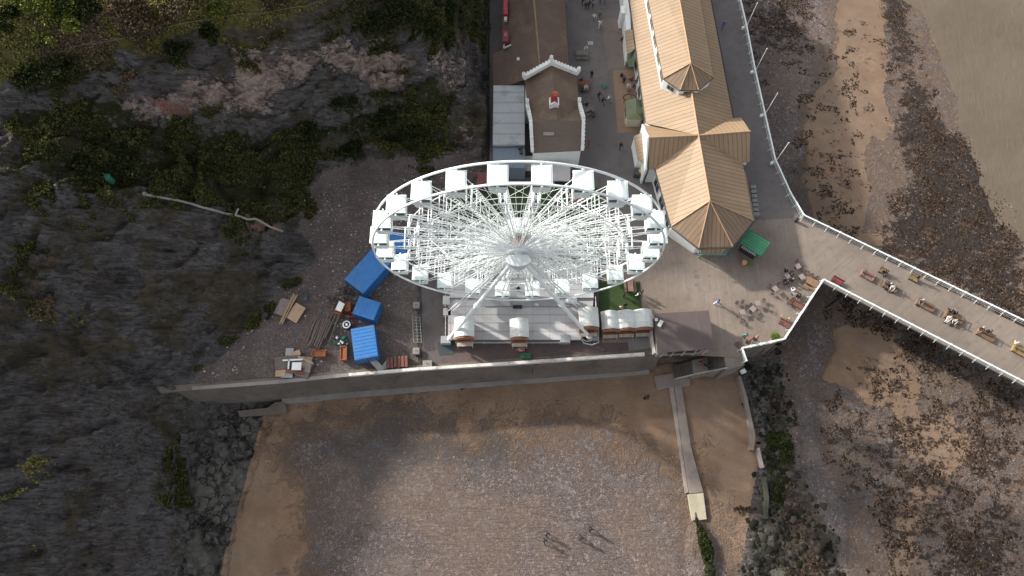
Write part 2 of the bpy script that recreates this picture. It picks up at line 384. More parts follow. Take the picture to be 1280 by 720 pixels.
slope = np.hypot(*np.gradient(Z, GY, GX)); steep = np.clip((slope-1.0)/1.2, 0, 1)
L['veg'] = L['veg']*(1-.35*steep*(cl > 0)); L['pale'] = np.maximum(L['pale'], 0)
L['grass'] = L['grass']*(1-.5*np.clip((slope-1.6), 0, 1))
off = (sdH <= 0) & (cl < beach+.5)
for k in ('veg', 'grass', 'pale'): L[k] = np.where(off & (L['algae'] < .1), 0, L[k])
for k in ('sand', 'pebble', 'weed'): L[k] = np.where((sdH > 0) | (cl > beach+.3), 0, L[k])
inb = (sdH <= 0) & (cl < beach+.3) & (rk_left < .3); was = L['sand']+0*X
L['sand'] = np.where(inb, np.maximum(L['sand'], .9), L['sand']); L['pebble'] = np.where(inb & (was < .5), np.maximum(L['pebble'], .58), L['pebble']); L['sand'] = np.where(rk > .3, L['sand']*.4, L['sand']); L['pebble'] = np.where(rk > .5, L['pebble']*.4, L['pebble'])
L['wet'] = area([(380,525),(470,530),(560,525),(660,530),(640,600),(560,590),(500,610),(420,590)], 3, .75, z=b6)
L['wet'] = np.maximum(L['wet'], area([(930,250),(1010,180),(1060,260),(1300,440),(1300,500),(1130,450),(1030,370),(940,440),(1040,500),(1100,560),(1100,720),(940,720)], 4, .62, z=b6))
# beyond the survey: open beach, moor on the cliff top
outb = (far_ > 0) & (cl < beach+.5); L['sand'] = np.where(outb, .9, L['sand']); L['pebble'] = np.where(outb, .5, L['pebble'])
L['grass'] = np.where((far_ > 0) & (cl > 5), .9, L['grass'])

def terrain_mat():
    m = bpy.data.materials.new('land'); m.use_nodes = True; t = NT(m)
    co = t.n('ShaderNodeTexCoord').outputs['Object']
    def att(name):
        a = t.n('ShaderNodeAttribute', attribute_name=name); s = t.n('ShaderNodeSeparateColor'); t.l(a.outputs['Color'], s.inputs[0])
        return s.outputs[0], s.outputs[1], s.outputs[2], a.outputs['Alpha']
    sand, pebble, weed, gravel = att('cover_a'); veg, grass, pale, plat = att('cover_b'); algae, red, wet, _y = att('cover_c')
    nA = t.noise(.22, 6, co, .62); nB = t.noise(.9, 6, co, .68); nC = t.noise(4.5, 4, co, .65); nD = t.noise(14, 2, co); nL = t.noise(.06, 3, co)
    nE = t.noise(.5, 6, co, .7, 1.2)
    def mask(wt, n, k, lo=.42, hi=.58):
        return t.sstep(t.math('ADD', wt, t.math('MULTIPLY', t.math('SUBTRACT', n, .5), k)), lo, hi)
    # rock with bedding streaks; their contrast also paints in relief
    mp = t.n('ShaderNodeMapping'); t.l(co, mp.inputs[0]); mp.inputs['Rotation'].default_value = (0, 0, .35); mp.inputs['Scale'].default_value = (.25, 1.5, 1.0)
    st = t.noise(1.3, 6, mp.outputs[0], .7, .6)
    mp2 = t.n('ShaderNodeMapping'); t.l(co, mp2.inputs[0]); mp2.inputs['Rotation'].default_value = (0, .1, .28); mp2.inputs['Scale'].default_value = (.13, 2.1, 1.1)
    s2_ = t.noise(1.1, 7, mp2.outputs[0], .78, .9); vr = t.n('ShaderNodeTexVoronoi', feature='DISTANCE_TO_EDGE'); vr.inputs['Scale'].default_value = .5
    mp3 = t.n('ShaderNodeMapping'); t.l(co, mp3.inputs[0]); mp3.inputs['Rotation'].default_value = (0, 0, .3); mp3.inputs['Scale'].default_value = (.35, 1.3, 1.0)
    ad_ = t.n('ShaderNodeVectorMath', operation='ADD'); nz_ = t.n('ShaderNodeTexNoise'); nz_.inputs['Scale'].default_value = .7; nz_.inputs['Detail'].default_value = 5; t.l(co, nz_.inputs['Vector']); sk_ = t.n('ShaderNodeVectorMath', operation='SCALE'); sk_.inputs['Scale'].default_value = 2.6; t.l(nz_.outputs['Color'], sk_.inputs[0]); t.l(mp3.outputs[0], ad_.inputs[0]); t.l(sk_.outputs[0], ad_.inputs[1]); t.l(ad_.outputs[0], vr.inputs['Vector'])
    rock = t.ramp(st, [(0.32, (.048, .042, .041)), (.5, (.092, .083, .081)), (.66, (.16, .147, .144))])
    rock = t.mix(t.math('MULTIPLY', t.sstep(s2_, .51, .56), .8), rock, (.125, .118, .120)); rock = t.mix(t.math('MULTIPLY', t.sstep(s2_, .47, .42), .75), rock, (.026, .024, .024))
    fis = t.math('MULTIPLY', t.sstep(vr.outputs['Distance'], .045, .0), t.sstep(nA, .48, .62)); rock = t.mix(t.math('MULTIPLY', fis, .75), rock, (.012, .011, .011)); rock = t.mix(t.math('MULTIPLY', t.sstep(s2_, .60, .64), .8), rock, (.25, .235, .23))  # pale bedding streaks double as painted highlights along the ledges
    rock = t.mix(t.math('MULTIPLY', t.sstep(nA, .48, .66), .6), rock, t.ramp(st, [(.3, (.03, .026, .022)), (.7, (.12, .098, .082))]))
    rock = t.mix(t.math('MULTIPLY', t.sstep(t.noise(.11, 6, co, .7), .50, .60), .65), rock, t.ramp(nB, [(.35, (.032, .026, .014)), (.65, (.095, .075, .036))]))
    palec = t.ramp(nE, [(.38, (.07, .052, .046)), (.48, (.25, .19, .165)), (.60, (.42, .335, .30))])
    palec = t.mix(t.math('MULTIPLY', t.sstep(st, .5, .62), .55), palec, (.12, .09, .08))
    c = t.mix(mask(pale, t.math('ADD', t.math('MULTIPLY', s2_, .55), t.math('MULTIPLY', nB, .45)), 2.6, .46, .56), rock, palec)
    # rock platform with cracks
    vo = t.n('ShaderNodeTexVoronoi', feature='DISTANCE_TO_EDGE'); mpv = t.n('ShaderNodeVectorMath', operation='ADD')
    
    nz = t.n('ShaderNodeTexNoise'); nz.inputs['Scale'].default_value = .8; t.l(co, nz.inputs['Vector'])
    sc_ = t.n('ShaderNodeVectorMath', operation='SCALE'); t.l(nz.outputs['Color'], sc_.inputs[0]); sc_.inputs['Scale'].default_value = 3.2; nz.inputs['Detail'].default_value = 6; nz.inputs['Roughness'].default_value = .7
    t.l(co, mpv.inputs[0]); t.l(sc_.outputs[0], mpv.inputs[1]); t.l(mpv.outputs[0], vo.inputs['Vector']); vo.inputs['Scale'].default_value = .55
    crack = t.math('MAXIMUM', t.sstep(vo.outputs['Distance'], .0, .12), t.math('MULTIPLY', t.sstep(nA, .44, .60), .85))
    platc = t.mix(crack, (.018, .017, .014), t.ramp(nB, [(.3, (.055, .055, .045)), (.55, (.12, .115, .105)), (.75, (.19, .185, .18))]))
    c = t.mix(mask(plat, nB, .8), c, platc)
    grav = t.ramp(nC, [(.3, (.10, .082, .078)), (.55, (.18, .148, .138)), (.72, (.32, .27, .25))])
    grav = t.mix(t.math('MULTIPLY', t.sstep(nA, .4, .65), .5), grav, (.10, .080, .072))
    gb = mask(gravel, nB, .5); c = t.mix(gb, c, grav)
    sandc = t.ramp(nA, [(.3, (.155, .098, .064)), (.5, (.212, .140, .092)), (.72, (.28, .192, .13))])
    sandc = t.mix(t.math('MULTIPLY', t.sstep(nB, .46, .66), .45), sandc, (.165, .115, .085)); sandc = t.mix(t.math('MULTIPLY', t.sstep(nC, .55, .68), .5), sandc, (.12, .085, .062)); sandc = t.mix(t.math('MULTIPLY', t.sstep(nE, .54, .64), .4), sandc, (.15, .125, .115))
    sf = mask(sand, nE, .9); c = t.mix(sf, c, t.mix(t.math('MULTIPLY', t.sstep(nL, .42, .62), .35), sandc, (.20, .155, .12)))
    # pebbles
    v1 = t.n('ShaderNodeTexVoronoi'); v1.inputs['Scale'].default_value = 2.6; t.l(co, v1.inputs['Vector'])
    v2 = t.n('ShaderNodeTexVoronoi'); v2.inputs['Scale'].default_value = 8.5; t.l(co, v2.inputs['Vector'])
    s1 = t.n('ShaderNodeSeparateColor'); t.l(v1.outputs['Color'], s1.inputs[0]); s2 = t.n('ShaderNodeSeparateColor'); t.l(v2.outputs['Color'], s2.inputs[0])
    pc = t.ramp(s2.outputs[0], [(.0, (.11, .082, .074)), (.5, (.175, .136, .122)), (.85, (.24, .195, .18)), (1.0, (.34, .29, .268))])
    pc = t.mix(t.math('MULTIPLY', t.math('GREATER_THAN', s1.outputs[1], .86), .6), pc, (.42, .37, .35))
    pc = t.mix(t.sstep(v2.outputs['Distance'], .35, .75), pc, (.10, .080, .075))
    pc = t.mix(t.math('MULTIPLY', t.sstep(nE, .48, .62), .40), pc, (.17, .165, .17))
    pc = t.mix(t.math('MULTIPLY', t.sstep(nL, .5, .58), .30), pc, (.24, .17, .12))
    pf = mask(pebble, t.math('ADD', t.math('MULTIPLY', nE, .6), t.math('MULTIPLY', nC, .4)), 1.5, .32, .74); c = t.mix(pf, c, pc)
    c = t.mix(mask(red, nB, 1.0), c, t.ramp(nC, [(.3, (.13, .06, .045)), (.6, (.30, .17, .14)), (.75, (.5, .38, .33))]))
    wm = mask(wet, nA, 1.4, .3, .7); c = t.mix(t.math('MULTIPLY', wm, .62), c, t.mix(pf, (.085, .065, .048), (.085, .082, .085)))
    # seaweed in clumps
    wn2 = t.math('ADD', t.math('MULTIPLY', nB, .7), t.math('MULTIPLY', t.noise(2.2, 4, co, .7), .5))
    mpw = t.n('ShaderNodeMapping'); t.l(co, mpw.inputs[0]); mpw.inputs['Rotation'].default_value = (0, 0, -1.1); mpw.inputs['Scale'].default_value = (.22, .75, 1); wn2 = t.math('ADD', t.math('MULTIPLY', wn2, .52), t.math('MULTIPLY', nC, .20)); wn2 = t.math('ADD', wn2, t.math('MULTIPLY', t.noise(.9, 6, mpw.outputs[0], .7, .5), .30)); wf = t.sstep(t.math('ADD', weed, t.math('MULTIPLY', t.math('SUBTRACT', wn2, .55), 3.0)), .5, .66)
    wc = t.ramp(nC, [(.3, (.012, .008, .007)), (.55, (.040, .026, .020)), (.74, (.12, .085, .068))])
    c = t.mix(wf, c, wc)
    c = t.mix(mask(algae, nB, 1.2), c, t.ramp(nC, [(.3, (.014, .018, .007)), (.7, (.055, .06, .022))]))
    vf = mask(veg, nB, 1.3); vc = t.ramp(nC, [(.3, (.008, .010, .004)), (.5, (.024, .028, .010)), (.72, (.060, .060, .022))])
    vc = t.mix(t.math('MULTIPLY', t.sstep(nA, .5, .66), .6), vc, (.050, .036, .018)); c = t.mix(vf, c, vc)
    gf = mask(grass, nE, 1.1); gc = t.ramp(nB, [(.3, (.045, .048, .013)), (.5, (.125, .120, .034)), (.72, (.24, .21, .07))])
    gc = t.mix(t.math('MULTIPLY', t.sstep(nA, .48, .62), .7), gc, (.13, .095, .05)); gc = t.mix(t.sstep(nC, .5, .7), gc, (.05, .05, .017)); c = t.mix(gf, c, gc)
    t.l(c, t.b.inputs['Base Color'])
    t.l(t.math('SUBTRACT', .95, t.math('MULTIPLY', wf, .35)), t.b.inputs['Roughness']); t.b.inputs['Specular IOR Level'].default_value = .25
    smooth = t.math('SUBTRACT', 1.0, t.math('MULTIPLY', t.math('MULTIPLY', sf, t.math('SUBTRACT', 1.0, pf)), .85))
    h = t.math('ADD', t.math('SUBTRACT', t.math('ADD', st, t.math('MULTIPLY', s2_, 1.2)), t.math('MULTIPLY', fis, .5)), t.math('MULTIPLY', nB, 1.0)); h = t.math('ADD', h, t.math('MULTIPLY', nC, .35))
    h = t.math('MULTIPLY', h, smooth); h = t.math('SUBTRACT', h, t.math('MULTIPLY', t.math('MULTIPLY', v2.outputs['Distance'], pf), .25))
    h = t.math('ADD', h, t.math('MULTIPLY', wf, .25)); h = t.math('ADD', h, t.math('MULTIPLY', t.math('MULTIPLY', crack, mask(plat, nB, .8)), .5))
    t.bump(h, .75, .55)
    return m
def grid_obj(name, Xg, Yg, Zg, m):
    ny_, nx_ = Zg.shape; me = bpy.data.meshes.new(name)
    co = np.stack([Xg, Yg, Zg], -1).reshape(-1, 3).astype(np.float32)
    me.vertices.add(len(co)); me.vertices.foreach_set('co', co.ravel())
    i = np.arange(ny_*nx_).reshape(ny_, nx_); q = np.stack([i[:-1, :-1], i[:-1, 1:], i[1:, 1:], i[1:, :-1]], -1).reshape(-1, 4)
    me.loops.add(q.size); me.loops.foreach_set('vertex_index', q.ravel().astype(np.int32))
    me.polygons.add(len(q)); me.polygons.foreach_set('loop_start', (np.arange(len(q))*4).astype(np.int32))
    me.polygons.foreach_set('use_smooth', np.ones(len(q), bool)); me.update(); me.validate()
    me.materials.append(m); o = bpy.data.objects.new(name, me); COL.objects.link(o); return o
terr = grid_obj('ground', X, Y, Z, terrain_mat()); tag(terr, kind='structure')
def setattr_col(o, name, ch):
    a = o.data.attributes.new(name, 'FLOAT_COLOR', 'POINT')
    d = np.stack([np.broadcast_to(c, X.shape) for c in ch], -1).reshape(-1, 4).astype(np.float32); a.data.foreach_set('color', d.ravel())
one = np.ones(X.shape)
setattr_col(terr, 'cover_a', [L['sand'], L['pebble'], L['weed'], L['gravel']])
setattr_col(terr, 'cover_b', [L['veg'], L['grass'], L['pale'], L['plat']])
setattr_col(terr, 'cover_c', [L['algae'], L['redsoil'], L['wet'], one])

# sea
def sea_mat():
    m = bpy.data.materials.new('sea_water'); m.use_nodes = True; t = NT(m)
    co = t.n('ShaderNodeTexCoord').outputs['Object']
    n1 = t.noise(.10, 5, co, .6); mw = t.n('ShaderNodeMapping'); t.l(co, mw.inputs[0]); mw.inputs['Rotation'].default_value = (0, 0, -.5); mw.inputs['Scale'].default_value = (1.0, .3, 1); n2 = t.noise(1.3, 5, mw.outputs[0], .65, .8)
    a = t.n('ShaderNodeAttribute', attribute_name='foam'); f = t.sstep(t.math('ADD', a.outputs['Fac'], t.math('MULTIPLY', t.math('SUBTRACT', t.noise(1.6, 5, co, .7), .5), 1.1)), .62, .82)
    c = t.ramp(n1, [(.3, (.115, .090, .066)), (.7, (.145, .115, .085))]); c = t.mix(t.math('MULTIPLY', t.sstep(n2, .5, .7), .3), c, (.155, .130, .095))
    t.l(t.mix(f, c, (.42, .39, .34)), t.b.inputs['Base Color']); t.b.inputs['Roughness'].default_value = .3; t.b.inputs['Specular IOR Level'].default_value = .35
    t.bump(t.math('ADD', n2, t.math('MULTIPLY', t.noise(.35, 3, co), 1.5)), .35, .3); return m
gx = np.concatenate([np.arange(-200, 40, 20.), np.arange(40, 140, .7), np.geomspace(141, 1500, 20)]); gy = np.concatenate([-np.geomspace(900, 21, 12), np.arange(-20, 130, .7), np.geomspace(131, 2500, 20)])
SX, SY = np.meshgrid(gx, gy)
sea_z = -7.50+(fbm(SX, SY, 6, 3, 91)-.5)*.12
sea = grid_obj('sea', SX, SY, sea_z, sea_mat()); tag(sea, kind='structure')
# foam where the water is shallow
from numpy import interp
ii = np.clip(np.searchsorted(GX, SX)-1, 0, nx-2); jj = np.clip(np.searchsorted(GY, SY)-1, 0, ny-2); dep = sea_z-Z[jj, ii]
fn = fbm(SX, SY, 5, 3, 77); foam = .75*np.exp(-((dep-.04)/.035)**2)*(fn > .44)*.75+.6*np.exp(-((dep-.30-.5*fbm(SX, SY, 16, 2, 7))/.02)**2)*(fn > .5)
a = sea.data.attributes.new('foam', 'FLOAT', 'POINT'); a.data.foreach_set('value', foam.ravel().astype(np.float32))

# scattered low plants: many leaf faces (uncountable) ------------------------------
def leaf_mat(name, c0, c1, c2):
    m = bpy.data.materials.new(name); m.use_nodes = True; t = NT(m)
    g = t.n('ShaderNodeNewGeometry'); co = t.n('ShaderNodeTexCoord').outputs['Object']
    f = t.math('ADD', t.math('MULTIPLY', g.outputs['Random Per Island'], .6), t.math('MULTIPLY', t.noise(.3, 3, co), .5))
    t.l(t.ramp(f, [(.2, c0), (.55, c1), (.85, c2)]), t.b.inputs['Base Color']); t.b.inputs['Roughness'].default_value = .95; t.b.inputs['Specular IOR Level'].default_value = .04
    MATS[name] = m; return m
def quads_obj(name, C, size, m, flat=.5, parent=None, aspect=.55, seed=1, origin=None):
    r = np.random.default_rng(seed); n = len(C)
    a = r.uniform(0, 2*np.pi, n); tilt = r.normal(0, flat, n); size = size*r.uniform(.6, 1.35, n)
    u = np.stack([np.cos(a)*np.cos(tilt), np.sin(a)*np.cos(tilt), np.sin(tilt)], -1)
    t2 = r.normal(0, flat, n); v = np.stack([-np.sin(a)*np.cos(t2), np.cos(a)*np.cos(t2), np.sin(t2)], -1)
    u *= (size*.5)[:, None]; v *= (size*.5*aspect)[:, None]
    P = np.stack([C-u, C-v*1.0+u*.1, C+u, C+v*1.0+u*.1], 1).reshape(-1, 3)
    if origin is not None: P = P-np.array(origin)
    me = bpy.data.meshes.new(name); me.vertices.add(len(P)); me.vertices.foreach_set('co', P.ravel().astype(np.float32))
    me.loops.add(len(P)); me.loops.foreach_set('vertex_index', np.arange(len(P), dtype=np.int32))
    me.polygons.add(n); me.polygons.foreach_set('loop_start', (np.arange(n)*4).astype(np.int32)); me.update(); me.validate()
    me.materials.append(m); o = bpy.data.objects.new(name, me); COL.objects.link(o)
    if origin is not None: o.location = origin
    if parent is not None: o.parent = parent
    return o
core = (X > -96) & (X < 98) & (Y > -12) & (Y < 94)
def scatter(wt, n, lift, seed, thr=.25):
    r = np.random.default_rng(seed); pool = np.argwhere((wt > thr) & core); wv = wt[pool[:, 0], pool[:, 1]]; wv = wv/wv.sum()
    k = pool[r.choice(len(pool), n, p=wv)]
    x = GX[k[:, 1]]+r.uniform(-.14, .14, n); y = GY[k[:, 0]]+r.uniform(-.14, .14, n); z = Z[k[:, 0], k[:, 1]]+r.uniform(.0, 1, n)**1.6*lift
    return np.stack([x, y, z], -1)
clump = np.clip(fbm(X, Y, 2.2, 3, 61)*2.4-.75, 0.02, 1)
LM_veg = leaf_mat('dark_leaves', (.014, .018, .006), (.050, .056, .020), (.12, .112, .044))
LM_grass = leaf_mat('grass_blades', (.065, .066, .018), (.17, .16, .050), (.31, .275, .11))
LM_scrub = leaf_mat('dry_scrub', (.06, .045, .026), (.135, .10, .062), (.22, .17, .11))
tag(quads_obj('undergrowth', scatter(L['veg']*clump, 150000, .9, 5), .30, LM_veg, .6, seed=2), 'dark green ivy and low scrub cloaking the cliff face', 'undergrowth', kind='stuff')
tag(quads_obj('algae_tufts', scatter(L['algae']*clump, 5000, .35, 16), .3, leaf_mat('algae_green', (.010, .014, .005), (.024, .032, .010), (.055, .062, .022)), .6, seed=12), 'green weed and grass growing on the rocks beside the slip', 'green weed', kind='stuff')
tag(quads_obj('grass', scatter(L['grass']*np.clip(clump+.2, 0, 1), 90000, .45, 6), .30, LM_grass, .6, seed=3), 'rough yellow green grass on top of the cliff', 'grass', kind='stuff')
tag(quads_obj('dry_scrub', scatter(L['grass']*np.clip(fbm(X, Y, 7, 3, 71)*3-1.4, 0, 1), 50000, .9, 7), .30, LM_scrub, .7, seed=4), 'brown dry bracken patches in the clifftop grass', 'bracken', kind='stuff')
# loose stones and weed covered stones
def stones(name, wt, n, smin, smax, m, seed, label, cat, squash=.55, thr=.25):
    r = np.random.default_rng(seed); pool = np.argwhere((wt > thr) & core); wv = wt[pool[:, 0], pool[:, 1]]; wv = wv/wv.sum()
    k = pool[r.choice(len(pool), n, p=wv)]
    x = GX[k[:, 1]]+r.uniform(-.14, .14, n); y = GY[k[:, 0]]+r.uniform(-.14, .14, n); z = Z[k[:, 0], k[:, 1]]
    base = np.array([(1,0,0),(.31,.95,0),(-.81,.59,0),(-.81,-.59,0),(.31,-.95,0),(.45,.2,.8),(-.35,.4,.85),(-.1,-.5,.8)])
    F = [(0,1,5),(1,6,5),(1,2,6),(2,3,6),(3,7,6),(3,4,7),(4,5,7),(4,0,5),(5,6,7)]
    s = smin+(smax-smin)*r.uniform(0, 1, n)**2.5; a = r.uniform(0, 6.28, n)
    P = base[None]*(1+r.uniform(-.28, .28, (n, 8, 3))); P = P*np.stack([s, s*r.uniform(.55, 1, n), s*squash*r.uniform(.6, 1.2, n)], -1)[:, None]
    ca, sa = np.cos(a)[:, None], np.sin(a)[:, None]
    Q = np.stack([P[..., 0]*ca-P[..., 1]*sa+x[:, None], P[..., 0]*sa+P[..., 1]*ca+y[:, None], P[..., 2]+z[:, None]-s[:, None]*.12], -1).reshape(-1, 3)
    FF = (np.array(F)[None]+np.arange(n)[:, None, None]*8).reshape(-1, 3)
    me = bpy.data.meshes.new(name); me.vertices.add(len(Q)); me.vertices.foreach_set('co', Q.ravel().astype(np.float32))
    me.loops.add(FF.size); me.loops.foreach_set('vertex_index', FF.ravel().astype(np.int32))
    me.polygons.add(len(FF)); me.polygons.foreach_set('loop_start', (np.arange(len(FF))*3).astype(np.int32)); me.update(); me.validate()
    me.materials.append(m); o = bpy.data.objects.new(name, me); COL.objects.link(o); return tag(o, label, cat, kind='stuff')
SM_stone = leaf_mat('beach_stone', (.09, .07, .063), (.16, .125, .113), (.34, .29, .27)); SM_weed = leaf_mat('weedy_stone', (.012, .009, .007), (.035, .024, .018), (.10, .07, .05))
SM_rock = leaf_mat('broken_rock', (.010, .010, .007), (.024, .023, .017), (.075, .070, .055))
cl2 = np.clip(fbm(X, Y, 3.5, 4, 81)*3-1.2, 0, 1)
stones('beach_pebbles', L['pebble'], 20000, .05, .15, SM_stone, 1, 'pinkish grey pebbles and cobbles spread over the beach', 'pebbles')
stones('seaweed_stones', L['weed']*np.clip(fbm(X, Y, 1.8, 4, 81)*3-1.1, 0, 1), 42000, .08, .34, SM_weed, 2, 'dark brown seaweed covered stones along the shore', 'seaweed', .28)
stones('foreshore_rocks', (rk*1.0), 900, .15, .8, SM_rock, 3, 'broken dark rocks beyond the slipway wall', 'rocks', .42)
stones('yard_rubble', L['gravel']*np.clip(fbm(X, Y, 6, 3, 14)*2.5-.8, .05, 1)*(sp_ < -.5), 3000, .05, .20, leaf_mat('rubble', (.10, .08, .07), (.20, .16, .145), (.55, .48, .44)), 4, 'loose rubble and scree at the foot of the cliff', 'rubble', .5)
# ================================================================ PAVING, WALLS, PIER
M_white = mat('white_paint', (.78, .80, .80), .45, .04, 1.0)
M_steel = mat('wheel_white', (.80, .84, .84), .35, .03, 1.0)
M_dwhite = mat('weathered_white', (.52, .53, .51), .7, .15, .8, dirt=(.22, .18, .15), dirt_amt=.6)
M_conc = mat('concrete', (.25, .23, .215), .9, .2, .5, bump=.3, dirt=(.11, .10, .09), dirt_amt=.6)
M_wall = mat('sea_wall_stone', (.150, .125, .106), .9, .3, .6, bump=.5, dirt=(.05, .05, .045), dirt_amt=.7)
M_dark = mat('dark_metal', (.03, .03, .032), .5, .2)
M_grey = mat('grey_metal', (.30, .31, .32), .5, .12, .6)
M_wood = mat('bench_wood', (.17, .105, .065), .7, .25, 2)
M_redw = mat('red_brown_wood', (.19, .075, .055), .7, .25, 2)
M_glass = mat('window_glass', (.03, .04, .05), .12, .1)
M_black = mat('black', (.012, .012, .014), .6, .1)
def pave_mat(name, c0, c1, plank=None, ang=0.0, stain=.5):
    m = bpy.data.materials.new(name); m.use_nodes = True; t = NT(m); co = t.n('ShaderNodeTexCoord').outputs['Object']
    n1 = t.noise(.12, 5, co, .6); n2 = t.noise(.9, 5, co, .7); n3 = t.noise(9, 3, co)
    c = t.mix(t.sstep(n1, .35, .65), c0, c1); c = t.mix(t.math('MULTIPLY', t.sstep(n2, .5, .72), stain), c, tuple(x*.55 for x in c0))
    c = t.mix(t.math('MULTIPLY', t.sstep(n3, .5, .8), .3), c, tuple(x*.6 for x in c0))
    if plank:
        mp = t.n('ShaderNodeMapping'); mp.inputs['Rotation'].default_value = (0, 0, ang); t.l(co, mp.inputs[0]); sx = t.n('ShaderNodeSeparateXYZ'); t.l(mp.outputs[0], sx.inputs[0])
        cell = t.math('FLOOR', t.math('DIVIDE', sx.outputs[1], plank)); sg = t.math('FLOOR', t.math('DIVIDE', t.math('ADD', sx.outputs[0], t.math('MULTIPLY', cell, 1.37)), 3.6))
        wn_ = t.n('ShaderNodeTexWhiteNoise', noise_dimensions='2D'); cb = t.n('ShaderNodeCombineXYZ'); t.l(cell, cb.inputs[0]); t.l(sg, cb.inputs[1]); t.l(cb.outputs[0], wn_.inputs['Vector'])
        c = t.mix(t.math('MULTIPLY', wn_.outputs[0], .28), c, tuple(x*.5 for x in c1))
        f = t.math('ABSOLUTE', t.math('SUBTRACT', t.math('FRACT', t.math('DIVIDE', sx.outputs[1], plank)), .5)); c = t.mix(t.math('MULTIPLY', t.sstep(f, .42, .49), .32), c, (.02, .017, .015))
    t.l(c, t.b.inputs['Base Color']); t.b.inputs['Roughness'].default_value = .85; t.bump(n3, .2, .03); return m
P_deck = pave_mat('deck_planks', (.180, .147, .122), (.236, .194, .163), .30, R(-38))
P_deck2 = pave_mat('terrace_planks', (.195, .157, .129), (.252, .206, .172), .34, R(90))
P_road = pave_mat('promenade_asphalt', (.115, .104, .102), (.150, .134, .130))
P_road2 = pave_mat('warm_paving', (.155, .125, .11), (.18, .145, .125))
P_yard = pave_mat('yard_asphalt', (.080, .070, .070), (.105, .092, .090), stain=.6)
P_red = pave_mat('red_boards', (.10, .065, .055), (.13, .085, .075), .35, R(2))
P_turf = mat('turf', (.030, .060, .014), .9, .25, 2, bump=.3)
M_tan_paving = pave_mat('orange_paving', (.22, .145, .095), (.27, .185, .125))
def sheet(name, px, z, m, th=.25, kind='structure'):
    b = MB(); b.prism([tuple(W(a, c, z)[:2]) for a, c in px], z-th, z); o = b.build(name, m); tag(o, kind=kind); return o
sheet('yard', [(526,302),(612,206),(700,206),(750,250),(830,300),(830,438),(640,452),(528,462)], 0.0, P_yard)
sheet('promenade', [(700,-70),(830,-70),(903,-70),(920,-8),(930,34),(941,91),(953,145),(966,203),(985,245),(1001,272),(1026,352),(978,427),(924,436),(830,436),(752,350),(752,246),(700,205),(612,205),(612,-70)], .004, P_road)
sheet('terrace', [(752,350),(752,335),(800,318),(828,296),(895,316),(925,304),(942,276),(1001,272),(1026,352),(978,427),(924,437),(924,447),(822,441),(752,441)], .010, P_deck2)
# pier deck on piles
PA, PB, PC, PD = W(1001,272), W(1026,352), W(1300,493), W(1300,416)
pdir = (PC-PB).normalized(); pn = Vector((-pdir.y, pdir.x, 0))
ext = 60
b = MB(); b.prism([tuple(p[:2]) for p in (PB, PB+pdir*(PC-PB).length+pdir*ext, PD+pdir*ext, PA)], -.30, .018); pier = b.build('pier_deck', P_deck); tag(pier, kind='structure')
b = MB(); Lp = (PC-PB).length+ext
k = 4.0
while k < Lp:
    for s_ in (.5, 4.2, 8.0):
        p = PB+pdir*k+pn*s_; b.tube((p.x, p.y, -9), (p.x, p.y, -.3), .17, 8)
    q0, q1 = PB+pdir*k+pn*.1, PB+pdir*k+pn*8.6; b.tube((q0.x, q0.y, -.5), (q1.x, q1.y, -.5), .16, 4)
    p0, p1 = PB+pdir*k+pn*.5, PB+pdir*k+pn*8.0; b.tube((p0.x, p0.y, -5.5), (p1.x, p1.y, -.6), .05, 4); b.tube((p1.x, p1.y, -5.5), (p0.x, p0.y, -.6), .05, 4)
    k += 5.5
for s_ in (.25, 8.3): 
    q0, q1 = PB+pn*s_, PB+pdir*Lp+pn*s_; b.tube((q0.x, q0.y, -.42), (q1.x, q1.y, -.42), .14, 4)
pi = b.build('pier_piles', M_dark); tag(pi, kind='structure')
sheet('paved_patch', [(766,88),(793,86),(800,165),(772,166)], .008+.01, M_tan_paving, .02)
sheet('warm_strip', [(752,24),(784,22),(793,86),(766,88),(760,86)], .014, P_road2, .02)
sheet('lawn', [(749,352),(800,352),(803,392),(748,392)], .03, P_turf, .06)
sheet('turf_mat', [(560,235),(752,235),(752,330),(560,330)], .03, P_turf, .06)
sheet('tarmac_patch', [(785,416),(816,414),(816,438),(786,440)], .02, pave_mat('grey_patch', (.19, .175, .17), (.24, .22, .215)), .03)
sheet('red_decking', [(556,430),(785,428),(786,441),(640,450),(556,456)], .012, pave_mat('reddish_tarmac', (.085, .065, .062), (.12, .085, .078)), .02)

def wall_run(px, zt, zb, th, batter=0.0, side=1):
    """wall section following a pixel polyline (outer top edge); batter leans the outer foot outwards"""
    P = [W(a, c, zt) for a, c in px]; n = len(P); T = []; O = []; I = []
    for i in range(n):
        d = (P[min(i+1, n-1)]-P[max(i-1, 0)]); d.z = 0; d.normalize(); nn = Vector((d.y, -d.x, 0))*side
        O.append(Vector((P[i].x, P[i].y, zt))); I.append(P[i]-nn*th); T.append(Vector((P[i].x, P[i].y, zb))+nn*batter)
    b = MB(); vs = []
    for i in range(n): vs += [O[i], T[i], Vector((I[i].x, I[i].y, zb)), Vector((I[i].x, I[i].y, zt))]
    F = []
    for i in range(n-1):
        for k in range(4): F.append((i*4+k, (i+1)*4+k, (i+1)*4+(k+1) % 4, i*4+(k+1) % 4))
    F += [(3, 2, 1, 0), ((n-1)*4, (n-1)*4+1, (n-1)*4+2, (n-1)*4+3)]
    b.add(vs, F if side > 0 else [f[::-1] for f in F]); return b
sw = thing('sea_wall', tuple(W(500, 470)), 0, 'long grey battered sea wall holding up the yard above the beach', 'sea wall')
def child(b, name, m, par, **k):
    for i, v in enumerate(b.v): b.v[i] = v-par.location
    o = b.build(name, m, par, **k); return o
